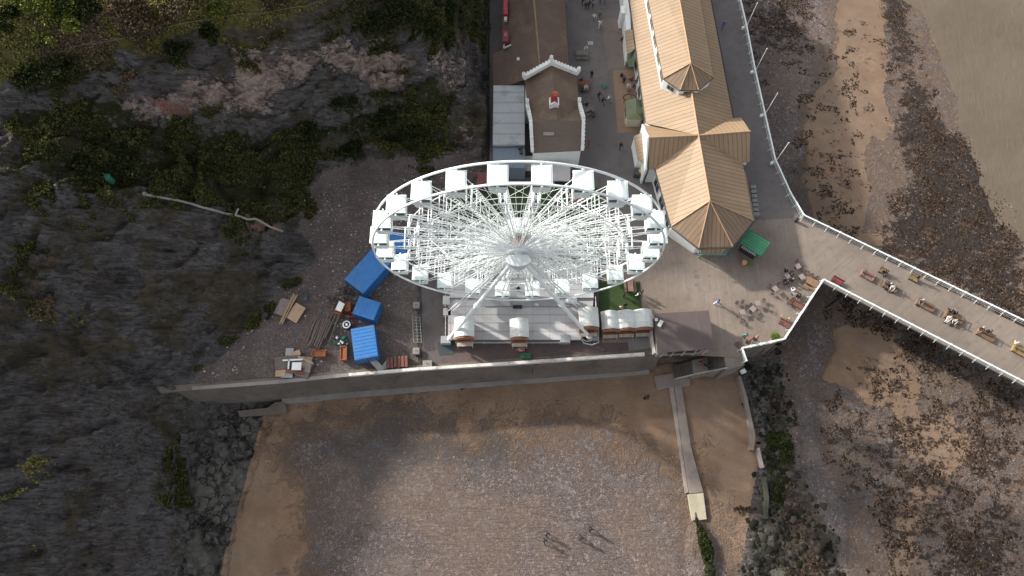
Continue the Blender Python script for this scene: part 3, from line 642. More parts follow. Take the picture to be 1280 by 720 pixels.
child(wall_run([(186,492),(245,487.5),(350,479.5),(440,470.5),(640,456),(800,445),(826,441)], .10, -7.2, .9, 1.35), 'wall_face', M_wall, sw)
# ledge along the foot
fp = [(352,504),(440,495.5),(540,487),(640,479.5),(760,470),(812,466)]
child(wall_run(fp, -5.35, -7.4, 1.3, .25), 'footing', M_conc, sw)
cp = wall_run([(436,470),(520,463),(640,455.5),(740,448.5),(806,444)], .72, .0, .42, 0)
child(cp, 'parapet', mat('parapet_paint', (.62, .60, .56), .8, .12, 1.2, dirt=(.28, .20, .16), dirt_amt=.75), sw)
cp = wall_run([(240,487.5),(350,479.2),(436,470.5)], .28, .0, .5, 0); child(cp, 'kerb', M_conc, sw)
# the rendered wall turning up at the right end
ew = wall_run([(820,441),(817,425),(815,404)], 1.0, 0, .35, 0); tag(ew.build('garden_wall', MATS['parapet_paint']), 'short peeling pink and white wall between the grey patch and the brown flat roof', 'wall')
# walls below the promenade
w1 = wall_run([(924,438),(978,427),(1026,352)], -.05, -9, 1.0, .35); tag(w1.build('promenade_wall', M_wall), 'dark stone wall under the cafe terrace where it meets the rocks', 'sea wall')
w2 = wall_run([(1003,272),(985,245),(966,203),(953,145),(941,91),(930,34),(920,-8),(912,-50)], -.05, -9, 1.0, .4, side=1)
tag(w2.build('promenade_wall', M_wall), 'dark stone wall below the railing on the seaward side of the pavilion', 'sea wall')

# ---------------------------------------------------------------- railings
RAILC = mat('rail_paint', (.68, .73, .72), .5, .06, 1.0)
def railing(px, label, z=.02, post=1.6, h=1.12, rails=(1.1, .62, .2), fat=.07, pts=None, cap=.22):
    P = pts or [W(a, c, z) for a, c in px]; o = thing('railing', tuple(P[0]), 0, label, 'railing', None)
    b = MB()
    for i in range(len(P)-1):
        for j, r in enumerate(rails):
            a, c = P[i]-P[0], P[i+1]-P[0]; a = Vector((a.x, a.y, r)); c = Vector((c.x, c.y, c.z+r))
            if j == 0:
                d = (c-a); q = d.to_track_quat('X', 'Z').to_matrix().to_4x4(); b.box((a+c)/2, (d.length+cap*.6, cap, .07), M=q)
            else: b.tube(a, c, .025, 4)
    ob = b.build('rails', RAILC, o)
    tot = sum((P[i+1]-P[i]).length for i in range(len(P)-1)); pm = None; cnt = 0
    for i in range(len(P)-1):
        d = P[i+1]-P[i]; n = max(1, round(d.length/post)); dn = d.normalized(); sidev = Vector((dn.y, -dn.x, 0))
        for k in range(n+(1 if i == len(P)-2 else 0)):
            if cnt > 88: break
            q = P[i]+d*(k/n)-P[0]; cnt += 1
            if pm is None:
                mb = MB(); mb.box((0, 0, h/2), (.10, .10, h)); mb.tube((0, -.42, 0), (0, -.04, .75), .03, 4); mb.box((0, 0, h+.03), (.2, .26, .06)); pm = mb.build('post', RAILC, o); pp = pm
            else: pp = pm.copy(); COL.objects.link(pp); pp.parent = o
            pp.location = q; pp.rotation_euler = (0, 0, math.atan2(sidev.y, sidev.x)+math.pi/2)
    # close lattice panel between posts
    b = MB()
    for i in range(len(P)-1):
        d = P[i+1]-P[i]; n = int(d.length/.45)
        for k in range(n): 
            q = P[i]+d*((k+.5)/n)-P[0]; b.tube(q+Vector((0, 0, .2)), q+Vector((0, 0, 1.06)), .012, 3, cap=False)
    b2 = b; me_ = ob.data; import bmesh as _bm; bm_ = _bm.new(); bm_.from_mesh(me_)
    for f_ in b2.f: bm_.faces.new([bm_.verts.new(tuple(b2.v[i_])) for i_ in f_])
    bm_.to_mesh(me_); bm_.free(); return o
e1 = PC+pdir*30; e2 = PD+pdir*30
railing([(912,-50),(920,-8),(930,34),(941,91),(953,145),(966,203),(985,245),(1001,272)], 'pale railing curving along the seaward side of the promenade past the pavilion', post=2.0)
railing(None, 'pale railing on the upper seaward edge of the pier deck', pts=[W(1002,273), PD, e2], post=1.9)
railing(None, 'pale railing on the lower edge of the pier deck above the dark beach', pts=[W(1027,353), PC, e1], post=1.9)
railing([(1025,353),(978,425)], 'short sloping railing beside the red benches of the cafe terrace', post=1.6)
railing([(977,426),(926,437)], 'low railing by the green potted shrub at the terrace edge', post=1.6)
railing([(925,438),(930,453)], 'little railing on the landing at the head of the beach steps', post=1.2)

# ---------------------------------------------------------------- flagpoles
proto = None; FPS = [((930,36),'beside the topmost stretch of promenade railing'),((941,91),'second from the top of the photo on the promenade railing'),((953,145),'level with the gap above the cross wing of the pavilion roof'),((966,204),'nearest to the pier entrance, beside the pavilion cross wing')]
M_pole = mat('pole_white', (.72, .70, .68), .5, .05)
for i, (p, t_) in enumerate(FPS):
    q = W(*p, 0); q = q+Vector((.25, 0, 0))
    if proto is None:
        o = proto = thing('flagpole', q); b = MB(); b.tube((0, 0, 0), (0, 0, 5.9), .07, 6, r2=.045); b.build('pole', M_pole, o)
        b = MB(); b.tube((0, 0, 5.9), (0, 0, 6.05), .08, 6); b.build('finial', M_pole, o)
        b = MB(); b.tube((-.6, -.25, .5), (0, 0, 1.0), .04, 5); b.tube((-.66, -.3, .3), (-.66, -.3, .75), .24, 8); b.build('bracket', M_pole, o)
    else: o = copy_tree(proto)
    o.location = q; tag(o, 'slim white flagpole '+t_, 'flagpole', 'flagpoles along the promenade railing')

# ================================================================ THE WHEEL
HUB = Vector((0.75, 32.6, 20.0)); RR = 16.9; RG = 16.2; HW = 1.22; NG = 24
wheel = thing('ferris_wheel', (HUB.x, HUB.y, 1.0), 0, 'big white ferris wheel with twenty four cabins seen from above', 'ferris wheel')
hz = HUB.z-1.0
def rp(ang, r, y): return Vector((r*math.sin(ang), y, hz+r*math.cos(ang)))
for s_ in (-1, 1):
    b = MB(); b.path([rp(2*math.pi*i/96, RR, s_*HW) for i in range(96)], .13, 8, closed=True); b.build('rim', M_steel, wheel, smooth=True)
for r, th in ((12.9, .07), (9.6, .04), (6.2, .04)):
    for s_ in (-1, 1):
        b = MB(); yy = s_*HW
        for i in range(NG): 
            a0, a1 = R(7.5+15*i), R(22.5+15*i)
            if r == 15.0: b.tube(rp(a0, 14.9, yy), rp(a1, 14.9, yy), th, 4)
            else: b.tube(rp(a0, r, yy), rp(a1, r, yy), th, 4)
        b.build('tie_ring', M_steel, wheel)
for y in (-HW, HW):
    b = MB()
    for i in range(NG):
        a0, a1 = R(7.5+15*i), R(22.5+15*i)
        b.tube(rp(a0, 9.6, y), rp(a1, 12.9, y), .03, 3, cap=False); b.tube(rp(a1, 9.6, y), rp(a0, 12.9, y), .03, 3, cap=False)
    b.build('bracing_cables', M_steel, wheel)
b = MB()
for i in range(NG):
    a0 = R(15*i)
    for y in (-HW, HW):
        for da in (-2.2, 2.2): b.tube(rp(a0, 1.1, y*.8), rp(a0+R(da), 12.9, y), .032, 3, cap=False)
b.build('tension_rods', M_steel, wheel)
# one spoke: ladder in each plane, cross lattice between
def spoke_mesh():
    b = MB(); P3 = lambda x, y, r: Vector((x, y, r))
    for y in (-HW, HW):
        yi = y*.75
        for x in (-1, 1): b.tube(P3(x*.10, yi, 1.1), P3(x*.30, y, 13.3), .072, 5)
        r = 3.0
        while r < 13.3:
            k = (r-1.1)/12.2; wx = .10+.20*k; yy = yi+(y-yi)*k; b.tube(P3(-wx, yy, r), P3(wx, yy, r), .035, 3, cap=False); r += .42
        b.tube(P3(-.30, y, 13.3), P3(0, y, RR), .05, 4); b.tube(P3(.30, y, 13.3), P3(0, y, RR), .05, 4)
    r = 4.0; sg = 1
    while r < 12.0:
        for x in (-1, 1):
            wx = (.10+.20*(r-1.1)/12.2)*x; b.tube(P3(wx, -HW*.85*sg, r), P3(wx, HW*.85*sg, r+2.2), .035, 3, cap=False)
        b.tube(P3(0, -HW*.9, r), P3(0, HW*.9, r), .045, 4, cap=False)
        sg = -sg; r += 2.2
    for x in (-.32, .32):
        for rr_ in (12.2, 13.3): b.tube(P3(x, -HW, rr_), P3(x, HW, rr_), .075, 4)
    for y in (-HW, HW): 
        for x in (-.32, .32): b.tube(P3(x, y, 12.2), P3(x, y, 13.3), .08, 4)
    return b
sp = None
for i in range(NG):
    a = R(7.5+15*i)
    if sp is None: o = sp = spoke_mesh().build('spoke', M_steel, wheel)
    else: o = sp.copy(); COL.objects.link(o); o.parent = wheel
    o.location = (0, 0, hz); o.rotation_euler = (0, a, 0)
# hub, axle and front plate
b = MB(); b.tube((0, -2.0, hz), (0, 2.4, hz), .55, 16); b.tube((0, -1.3, hz), (0, -1.0, hz), 1.25, 24); b.tube((0, 1.0, hz), (0, 1.3, hz), 1.25, 24); b.build('hub', M_steel, wheel)
b = MB(); b.tube((0, -.7, hz), (0, .7, hz), .85, 14); b.build('slip_ring', mat('rusty_core', (.30, .20, .16), .7, .3, 2), wheel)
b = MB(); b.prism([(1.5*math.cos(R(a_)), -2.25+.95*math.sin(R(a_))) for a_ in range(180, 361, 15)]+[(1.1, -1.75), (-1.1, -1.75)], hz+.2, hz+.85); b.tube((0, -3.1, hz), (0, -2.0, hz), .7, 16)
b.build('bearing_cover', mat('cover_grey', (.60, .65, .68), .4, .06), wheel)
b = MB(); b.box((0, 2.75, hz+.5), (2.6, .9, .12)); b.tube((0, 2.0, hz), (0, 3.1, hz), .7, 16); b.build('bearing_cover', MATS['cover_grey'], wheel)
def leg(p0, p1, r, name='support_leg', flange=True):
    b = MB(); b.tube(p0, p1, r, 12)
    p0, p1 = Vector(p0), Vector(p1)
    if flange: 
        d = (p1-p0); m_ = p0+d*.50; dn = d.normalized(); b.tube(m_-dn*.15, m_+dn*.15, r*1.55, 12); m_ = p0+d*.97; b.tube(m_-dn*.1, m_+dn*.1, r*1.6, 12)
    return b.build(name, M_steel, wheel, smooth=False)
yf = W(561,424,1.0); yr = W(738,422,1.0); wl = wheel.location
for s_, f in ((-1, yf), (1, yr)):
    leg((s_*.9, -2.5, hz-.2), (f.x-wl.x, f.y-wl.y, 0), .26)
    leg((s_*.9, 2.5, hz-.2), (f.x-wl.x, -(f.y-wl.y), 0), .26)
    for yy in (-1.9, 1.9):
        for q in (-.16, .16): leg((s_*1.0+q, yy, hz-.3), (s_*9.5+q*2, yy-(1.0 if yy < 0 else -1.0)*.2, .1), .10, 'support_strut', False)
# cabins
M_cab = mat('cabin_white', (.80, .89, .87), .3, .02); M_cabg = mat('cabin_glass', (.10, .12, .13), .15, .1); M_seat = mat('cabin_seat', (.55, .55, .53), .5, .1)
cab = None
def make_cabin():
    g = bpy.data.objects.new('cabin', None); COL.objects.link(g); g.parent = wheel; g.empty_display_size = .3
    b = MB(); wx, wy = .95, .98
    b.prism([(-wx, -wy), (wx, -wy), (wx, wy), (-wx, wy)], .20, .30); b.box((0, 0, .33), (wx*1.9, wy*1.9, .07), taper=.9); b.build('roof', M_cab, g, bevel=.04)
    b = MB()
    b.prism([(-.86, -.84), (.86, -.84), (.86, .84), (-.86, .84)], -1.12, -1.04)
    for s_ in (-1, 1):
        b.box((s_*.86, 0, -.85), (.05, 1.68, .5)); b.box((0, s_*.84, -.85), (1.68, .05, .5))
    b.prism([(-.7, -.7), (.7, -.7), (.7, .7), (-.7, .7)], -1.95, -1.72); 
    b.box((0, 0, -1.45), (1.55, 1.5, .55), taper=1.0); b.build('body', M_cab, g, bevel=.05)
    b = MB()
    for x in (-1, 1):
        for y in (-1, 1): b.box((x*.84, y*.82, -.40), (.07, .07, 1.2))
    b.build('corner_posts', M_cab, g)
    b = MB()
    for s_ in (-1, 1): b.box((s_*.85, 0, -.25), (.02, 1.56, .7)); b.box((0, s_*.83, -.25), (1.6, .02, .7))
    b.build('glazing', M_cabg, g)
    b = MB(); 
    for s_ in (-1, 1): b.box((s_*.55, 0, -.95), (.45, 1.3, .3))
    b.build('seats', M_seat, g)
    b = MB(); b.tube((0, -HW, .10), (0, HW, .10), .09, 8)
    for s_ in (-1, 1): b.tube((0, s_*1.02, .12), (s_*.3, s_*1.02, -1.1), .05, 5); b.tube((0, s_*1.02, .12), (-s_*.3, s_*1.02, -1.1), .05, 5)
    b.build('hanger', M_cab, g); return g
for i in range(NG):
    a = R(7.5+15*i)
    if cab is None: g = cab = make_cabin()
    else: g = copy_tree(cab, wheel)
    g.location = rp(a, RG, 0); g.scale = (1.07, 1.07, 1.07)
for g in kids(wheel):
    if g.name.startswith('cabin'): g.location.z += .25

# ---------------------------------------------------------------- wheel platform
plat = thing('boarding_platform', tuple(W(648, 400, 0)), 0, 'wide pale grey metal boarding platform under the wheel', 'platform')
pl0 = plat.location.copy()
def cb(b, name, m, par=plat, **k): return child(b, name, m, par, **k)
M_deckp = seam_mat('platform_plates', (.50, .50, .505), 2.4, .012, .5, .55, cross=1.25, var=.10)
def flat(px, z, th, uvdir=(1, 0, 0)):
    b = MB(); P = [W(a, c, z) for a, c in px]; b.slab(P, th, eave=(P[0], P[0]+Vector(uvdir))); return b
cb(flat([(560,425),(727,425),(740,395),(742,372),(560,372)], 1.0, .12), 'lower_deck', M_deckp)
cb(flat([(562,372.4),(742,372.4),(742,330),(562,330)], 1.35, .12), 'upper_deck', M_deckp)
cb(flat([(600,372),(712,372),(712,383),(606,383)], 1.18, .10), 'step', M_grey)
b = MB(); q = [W(a, c, 0) for a, c in ((563,427),(727,427),(738,395),(738,332),(563,332))]; b.prism([tuple(p[:2]) for p in q], 0, .87); cb(b, 'skirt', mat('skirt_dark', (.05, .05, .055), .7, .2))
for px in ((558,427),(706,426),(740,422)):
    b = MB(); p = W(*px, 0); b.box((p.x, p.y, .55), (1.4, 1.1, 1.05)); cb(b, 'ballast_block', M_grey, bevel=.04)
for (a0, c0), (a1, c1) in (((557,395),(557,421)),((557,345),(557,384)),((744,372),(748,424)),((570,428.5),(640,428.5)),((655,428.5),(700,428.5))):
    p, q = W(a0, c0, 1), W(a1, c1, 1); b = MB()
    for hh in (.5, 1.0): b.tube((p.x, p.y, hh+.4), (q.x, q.y, hh+.4), .035, 4)
    for k in range(5): r_ = p.lerp(q, k/4); b.tube((r_.x, r_.y, .1), (r_.x, r_.y, 1.45), .03, 4)
    cb(b, 'handrail', M_dwhite)
b = MB(); b.box(W(647,383.5,1.3), (1.3, .5, .12)); cb(b, 'foot_mat', M_black)
for px in ((602,340),(694,340)):
    b = MB(); p = W(*px, 1.35); b.box((p.x, p.y, 1.9), (4.0, 2.0, 1.0)); cb(b, 'drive_housing', M_grey, bevel=.1)
b = MB(); p = W(648,338,1.35)
for k in range(6): b.box((p.x-2.5+k, p.y+.2, 1.5), (.9, 3.0, .08))
cb(b, 'loading_bay', M_dwhite)
# white tanks / generators by the rail
tk = MB(); p = W(714,377,1.0); tk.tube((p.x-.6, p.y, 1.7), (p.x+.7, p.y-.1, 1.7), .5, 12); tk.box((p.x, p.y, 1.3), (1.6, .5, .5)); tag(tk.build('water_tank', M_white), 'white rounded tank at the right corner of the boarding platform', 'tank')
tk = MB(); p = W(559,379,0); tk.box((p.x, p.y, .7), (1.0, 1.3, 1.4)); tk.box((p.x+.1, p.y-1.6, .5), (1.1, 1.1, 1.0)); tag(tk.build('generator_box', M_dwhite), 'pale equipment cabinet at the left corner of the boarding platform', 'cabinet')
b = MB(); p = W(734,416,1); b.path([(p.x+.75*math.cos(t_*.6), p.y-.7+.6*math.sin(t_*.6), 1.05+.01*t_) for t_ in range(11)], .07, 6, closed=True); b.path([W(726,423,.9), W(730,429,.6), W(740,431,.5), W(748,428,.5), W(748,405,.5)], .10, 6); tag(b.build('cable_coil', M_dwhite), 'coiled white cable around the front right foot of the wheel', 'cable')

# ---------------------------------------------------------------- wooden huts with curved white roofs
M_hroof = seam_mat('hut_roof', (.66, .68, .66), .65, .02, .6, .45, var=.12, patch=(.40, .41, .40)); M_hwood = mat('hut_wood', (.27, .115, .06), .7, .25, 2)
def make_hut():
    o = thing('hut', (0, 0, 0)); wx, wy, h = 1.15, 1.35, 2.2
    b = MB(); b.prism([(-wx+.1, -wy+.15), (wx-.1, -wy+.15), (wx-.1, wy-.15), (-wx+.1, wy-.15)], 0, h); 
    for y in (-wy+.1, wy-.1):
        n = 9; arc = [(-wx+.08+(2*wx-.16)*k/(n-1), h+.55*math.sin(math.pi*k/(n-1))**.8) for k in range(n)]
        b.add([(x, y-.05, z) for x, z in arc]+[(x, y+.05, z) for x, z in arc], [tuple(range(n)), tuple(range(2*n-1, n-1, -1))]+[(k+1, k, n+k, n+k+1) for k in range(n-1)])
    b.build('walls', M_hwood, o)
    b = MB(); n = 11
    top = [(-wx-.05+(2*wx+.1)*k/(n-1), h+.06+.62*(1-abs(2*k/(n-1)-1)**1.5)) for k in range(n)]
    vs = [(x, y, z) for y in (-wy+.25, wy) for x, z in top]+[(x, y, z-.07) for y in (-wy+.25, wy) for x, z in top]
    F = [(k, k+1, n+k+1, n+k) for k in range(n-1)]+[(2*n+k+1, 2*n+k, 3*n+k, 3*n+k+1) for k in range(n-1)]+[(k+1, k, 2*n+k, 2*n+k+1) for k in range(n-1)]+[(n+k, n+k+1, 3*n+k+1, 3*n+k) for k in range(n-1)]
    F += [(0, n, 3*n, 2*n), (2*n-1, n-1, 3*n-1, 4*n-1)]
    b.add(vs, F)
    for i in range(n-1):
        b.uv[i] = [(vs[j][1]+3, vs[j][0]+3) for j in F[i]]
    b.build('roof', M_hroof, o)
    b = MB(); b.add([(-wx, -wy+.2, h+.02), (wx, -wy+.2, h+.02), (wx, -wy-.05, h-.06), (-wx, -wy-.05, h-.06), (0, -wy+.2, h+.66), (0, -wy-.05, h+.40)], [(0, 1, 2, 3), (3, 5, 4, 0), (5, 2, 1, 4), (3, 2, 5), (0, 4, 1)][::1]); b.build('gable', M_hwood, o)
    b = MB(); b.box((0, -wy-.35, 1.05), (wx*1.7, .45, .06)); b.box((-.9, -wy-.4, .5), (.06, .4, 1.0)); b.box((.9, -wy-.4, .5), (.06, .4, 1.0)); b.build('counter', mat('pale_wood', (.42, .35, .28), .7, .2, 2), o)
    b = MB(); b.box((0, -wy+.12, 1.55), (1.5, .04, .8)); b.build('hatch', M_black, o)
    return o
HUTS = [((581,413),1.0,1.15,'brown wooden hut with white roof under the left front leg of the wheel'),((649,414),1.0,1.1,'brown wooden hut with curved white roof in the middle of the boarding platform'),
        ((735,401),1.0,1.15,'brown wooden hut with white roof by the right front leg of the wheel'),((762,404),0,1.08,'white roofed hut nearest the platform in the row of three below the lawn'),
        ((782,403),0,1.08,'middle hut of the row of three with white roofs below the lawn'),((803,402),0,1.08,'white roofed hut beside the brown flat roof at the end of the row of three')]
hp = make_hut()
for i, (p, z, s_, lb) in enumerate(HUTS):
    place(hp, i > 0, W(*p, z+1.5)*1 - Vector((0, 0, 1.5)), R(1.5) if i < 3 else R(2), lb, 'hut', 'white roofed wooden huts', s_)
# ================================================================ PAVILION
T_tan = seam_mat('pavilion_roof', (.31, .214, .128), .66, .10, .40, .6, var=.10)
T_brn = seam_mat('brown_tiles', (.115, .075, .055), .30, .10, .55, .75, cross=.36, var=.18, patch=(.16, .105, .07))
M_gut = mat('gutter', (.05, .045, .04), .6, .1)
pav = thing('pavilion', (27.5, 62, 0), 0, 'long white pier pavilion with ribbed tan metal roofs and an eight sided end', 'pavilion')
V = Vector
def pc(b, name, m, par=pav, **k): return child(b, name, m, par, **k)
CR = V((27.3, 55.2, 8)); RN = V((25.0, 100, 8))
def roof(par, name, pts, eave, m=T_tan, th=.16, **k):
    b = MB(); b.slab(pts, th, eave=eave); return pc(b, name, m, par)
# walls first
b = MB(); b.prism([(19.2, 100), (20.9, 59.6), (20.7, 59.0), (20.7, 51.9), (21.8, 51.9), (23.5, 42.7), (27.1, 39.9), (31.2, 40.1), (34.5, 43.6), (34.4, 52.4), (35.3, 52.8), (34.9, 60.3), (33.8, 60.3), (32.0, 100)], 0, 4.42)
pc(b, 'walls', M_white)
roof(pav, 'hall_roof', [(18.75, 100, 4.5), (20.6, 59.6, 4.5), CR, (25.3, 100, 8)], ((18.75, 100, 4.5), (20.6, 59.6, 4.5)))
roof(pav, 'hall_roof', [(32.0, 100, 4.5), (25.3, 100, 8.004), CR+V((0, 0, .004)), (34.0, 60.5, 4.5)], ((32.0, 100, 4.5), (34.0, 60.5, 4.5)))
roof(pav, 'wing_roof', [(20.35, 59.3, 4.52), (19.95, 54.8, 8), CR+V((0, 0, .01))], ((20.35, 59.3, 4.5), (20.0, 54.8, 8)), th=.14)
roof(pav, 'wing_roof', [(19.95, 54.8, 8.005), (20.45, 51.6, 4.5), (21.5, 51.7, 4.52), CR+V((0, 0, .015))], ((20.45, 51.7, 4.5), (21.5, 51.7, 4.5)), th=.14)
roof(pav, 'wing_roof', [(34.0, 60.5, 4.53), CR+V((0, 0, .012)), (35.0, 55.9, 8), (35.3, 60.6, 4.5)], ((34.0, 60.5, 4.5), (35.3, 60.6, 4.5)), th=.14)
roof(pav, 'wing_roof', [(35.0, 55.9, 8.004), CR+V((0, 0, .018)), (34.6, 52.6, 4.52), (35.7, 52.9, 4.5)], ((34.6, 52.6, 4.5), (35.6, 52.9, 4.5)), th=.14)
AP = V((27.9, 44.5, 8))
roof(pav, 'end_hall_roof', [CR, (21.45, 51.7, 4.5), (23.1, 42.2, 4.5), AP], ((21.5, 51.7, 4.5), (23.1, 42.2, 4.5)))
roof(pav, 'end_hall_roof', [CR+V((0, 0, .004)), AP+V((0, 0, .004)), (35.1, 43.1, 4.5), (34.65, 52.6, 4.5)], ((35.1, 43.1, 4.5), (34.7, 52.6, 4.5)))
OC = [V((23.1, 42.2, 4.5)), V((26.7, 38.8, 4.5)), V((31.6, 39.0, 4.5)), V((35.1, 43.1, 4.5))]
for i in range(3): roof(pav, 'end_roof', [AP+V((0, 0, .006*i)), OC[i]+V((0, 0, .006*i)), OC[i+1]+V((0, 0, .006*i))], (OC[i], OC[i+1]), m=seam_mat('end_roof_sheets', (.23, .155, .098), .62, .11, .42, .6, var=.1))
# ridge caps and gutters
M_cap = mat('ridge_cap', (.46, .30, .18), .6, .1)
b = MB(); 
for p, q in (((25.3, 100, 8.1), CR+V((0, 0, .1))), (CR+V((0, 0, .1)), AP+V((0, 0, .1))), ((19.95, 54.8, 8.1), CR+V((0, 0, .1))), (CR+V((0, 0, .1)), (35.0, 55.9, 8.1))): b.tube(p, q, .11, 5)
for o_ in OC: b.tube(AP+V((0, 0, .1)), o_+V((0, 0, .1)), .08, 5)
pc(b, 'ridge_cap', M_cap)
b = MB()
for L_ in ([(18.6, 100, 4.4), (20.45, 59.7, 4.4)], [(21.35, 51.6, 4.4), (22.95, 42.1, 4.4), (26.65, 38.65, 4.4), (31.7, 38.85, 4.4), (35.25, 43.05, 4.4), (34.8, 52.4, 4.4)], [(34.2, 60.7, 4.4), (32.2, 100, 4.4)]):
    for p, q in zip(L_[:-1], L_[1:]): b.tube(p, q, .10, 6)
pc(b, 'gutter', M_gut)
# white gable ends of the cross wing
b = MB(); b.prism([(19.95, 59.3), (20.25, 59.3), (20.25, 51.6), (19.95, 51.6)], 0, 4.5); b.add([(19.9, 59.4, 4.5), (19.9, 51.5, 4.5), (19.8, 54.8, 8.15), (20.15, 59.4, 4.5), (20.15, 51.5, 4.5), (20.05, 54.8, 8.15)], [(0, 2, 1), (3, 4, 5), (0, 3, 5, 2), (2, 5, 4, 1), (0, 1, 4, 3)]); pc(b, 'gable_wall', M_white)
b = MB(); b.add([(35.15, 60.5, 4.42), (35.15, 52.9, 4.42), (35.0, 55.9, 7.95), (34.9, 60.5, 4.42), (34.9, 52.9, 4.42), (34.8, 55.9, 7.95)], [(0, 1, 2), (3, 5, 4), (0, 2, 5, 3), (2, 1, 4, 5), (0, 3, 4, 1)]); pc(b, 'gable_wall', M_white)
# raised clerestory
UL0, UL1, U2, U3, UR1, UR0 = (19.9, 100), (22.8, 64.8), (25.1, 62.7), (27.9, 62.7), (30.4, 65.0), (29.0, 100)
ins = lambda p: (p[0]+(25.9-p[0])*.06, p[1]+(66-p[1])*.06 if p[1] < 70 else p[1])
b = MB(); b.prism([ins(p) for p in (UL0, UL1, U2, U3, UR1, UR0)], 5.2, 8.35); pc(b, 'clerestory', M_white)
UA = V((26.5, 66.0, 10.5)); UN = V((24.6, 100, 10.5)); z8 = lambda p, e=0: V((p[0], p[1], 8.5+e))
roof(pav, 'upper_roof', [z8(UL0), z8(UL1), UA, UN], (z8(UL0), z8(UL1)))
roof(pav, 'upper_roof', [z8(UR0, .004), UN+V((0, 0, .004)), UA+V((0, 0, .004)), z8(UR1, .004)], (z8(UR0), z8(UR1)))
for i, (p, q) in enumerate(((UL1, U2), (U2, U3), (U3, UR1))): roof(pav, 'upper_end_roof', [z8(p, .01*i), z8(q, .01*i), UA+V((0, 0, .01*i+.005))], (z8(p), z8(q)), m=MATS['end_roof_sheets'])
b = MB(); ed = [z8(p, -.1) for p in (UL0, UL1, U2, U3, UR1, UR0)]
for p, q in zip(ed[:-1], ed[1:]): b.tube(p, q, .09, 6)
pc(b, 'gutter', M_gut)
b = MB(); b.tube(UN+V((0, 0, .1)), UA+V((0, 0, .1)), .10, 5)
for p in (UL1, U2, U3, UR1): b.tube(UA+V((0, 0, .1)), z8(p, .1), .07, 5)
pc(b, 'ridge_cap', M_cap)
# windows: west side, clerestory and the end
def win(par, p, n, wdt, h, frame=M_dwhite):
    """window centred at p on a wall with outward normal n"""
    n = V(n).normalized(); q = n.to_track_quat('Y', 'Z').to_matrix().to_4x4(); b = MB(); b.box(p, (wdt+.2, .08, h+.2), M=q); f = pc(b, 'window', frame, par)
    b = MB(); 
    for s_ in (-1, 1): b.box(V(p)+n*.05+q@V((s_*wdt*.25, 0, 0)), (wdt*.44, .03, h), M=q)
    g = b
    for i, v in enumerate(g.v): g.v[i] = v-par.location-f.location*0
    for i, v in enumerate(g.v): g.v[i] = v
    o = g.build('pane', M_glass, f); o.location = V((0, 0, 0))-V((0, 0, 0)); return f
for k in range(14):
    y = 62+k*2.6; x = 20.85-(y-59.6)*.0421; win(pav, (x-.03, y, 2.2), (-1, -.04, 0), 1.7, 2.2)
for k in range(10):
    y = 66.2+k*3.3; x = 22.8-(y-64.8)*.0824; win(pav, (x+.16, y, 7.4), (-1, -.08, 0), 2.0, 1.1)
for k in range(3): 
    y = 50.2-k*3.0; win(pav, (21.8+(51.9-y)*.168-.03, y, 2.3), (-1, -.17, 0), 2.0, 2.4)
for i in range(3):
    p0, p1 = [V((23.5, 42.7, 0)), V((27.1, 39.9, 0)), V((31.2, 40.1, 0)), V((34.5, 43.6, 0))][i:i+2]; d = p1-p0; n = V((d.y, -d.x, 0)).normalized()
    for f_ in ((), (.5,), (.28, .72))[i]: c = p0+d*f_; win(pav, (c.x+n.x*.03, c.y+n.y*.03, 2.3), n, 1.7, 2.5)
for i in range(2):
    p0, p1 = [(22.9, 64.7), (25.15, 62.85), (27.85, 62.85)][i:i+2]; c = ((p0[0]+p1[0])/2, (p0[1]+p1[1])/2+.03); d = V((p1[0]-p0[0], p1[1]-p0[1], 0)); win(pav, (c[0], c[1], 7.5), (d.y, -d.x, 0), 1.2, .8)
# side extensions on the promenade side
roof(pav, 'lean_to_roof', [W(781,39,3.4), W(784,68,3.4), W(795,60,4.0), W(791,37,4.0)], (W(781,39,3.4), W(784,68,3.4)), th=.12)
b = MB(); b.prism([tuple(W(a, c, 3.3)[:2]) for a, c in ((782,39),(785,66),(794,59),(790,38))], 0, 3.25); pc(b, 'lean_to', M_white)
b = MB(); b.prism([tuple(W(a, c, 3.5)[:2]) for a, c in ((778,-20),(783,37),(789,37),(785,-20))], 0, 3.5); pc(b, 'bay', M_white)
b = MB(); b.prism([tuple(W(a, c, 3.6)[:2]) for a, c in ((776,8),(777,17),(782,17),(781,8))], 0, 3.7); pc(b, 'bay', M_white)
b = MB(); P = [W(785,72,2.4), W(785,84,2.4), W(793,83,3.3), W(795,62,3.8)]; b.slab(P, .08); pc(b, 'awning', mat('green_canvas', (.07, .11, .05), .7, .3))
roof(pav, 'lean_to_roof', [W(792,170,3.2), W(797,199,3.2), W(807,204,4.0), W(803,166,4.0)], (W(792,170,3.2), W(797,199,3.2)), th=.12)
b = MB(); b.prism([tuple(W(a, c, 3.1)[:2]) for a, c in ((793,170),(798,198),(807,203),(803,166))], 0, 3.05); pc(b, 'lean_to', M_white)
b = MB()
for k in range(7): 
    y = 84+0*k; p = W(800+k*1.6, 92+k*9, 2.6); b.box((p.x, p.y, 1.6), (.9, .5, 3.2))
pc(b, 'door_surround', M_white)
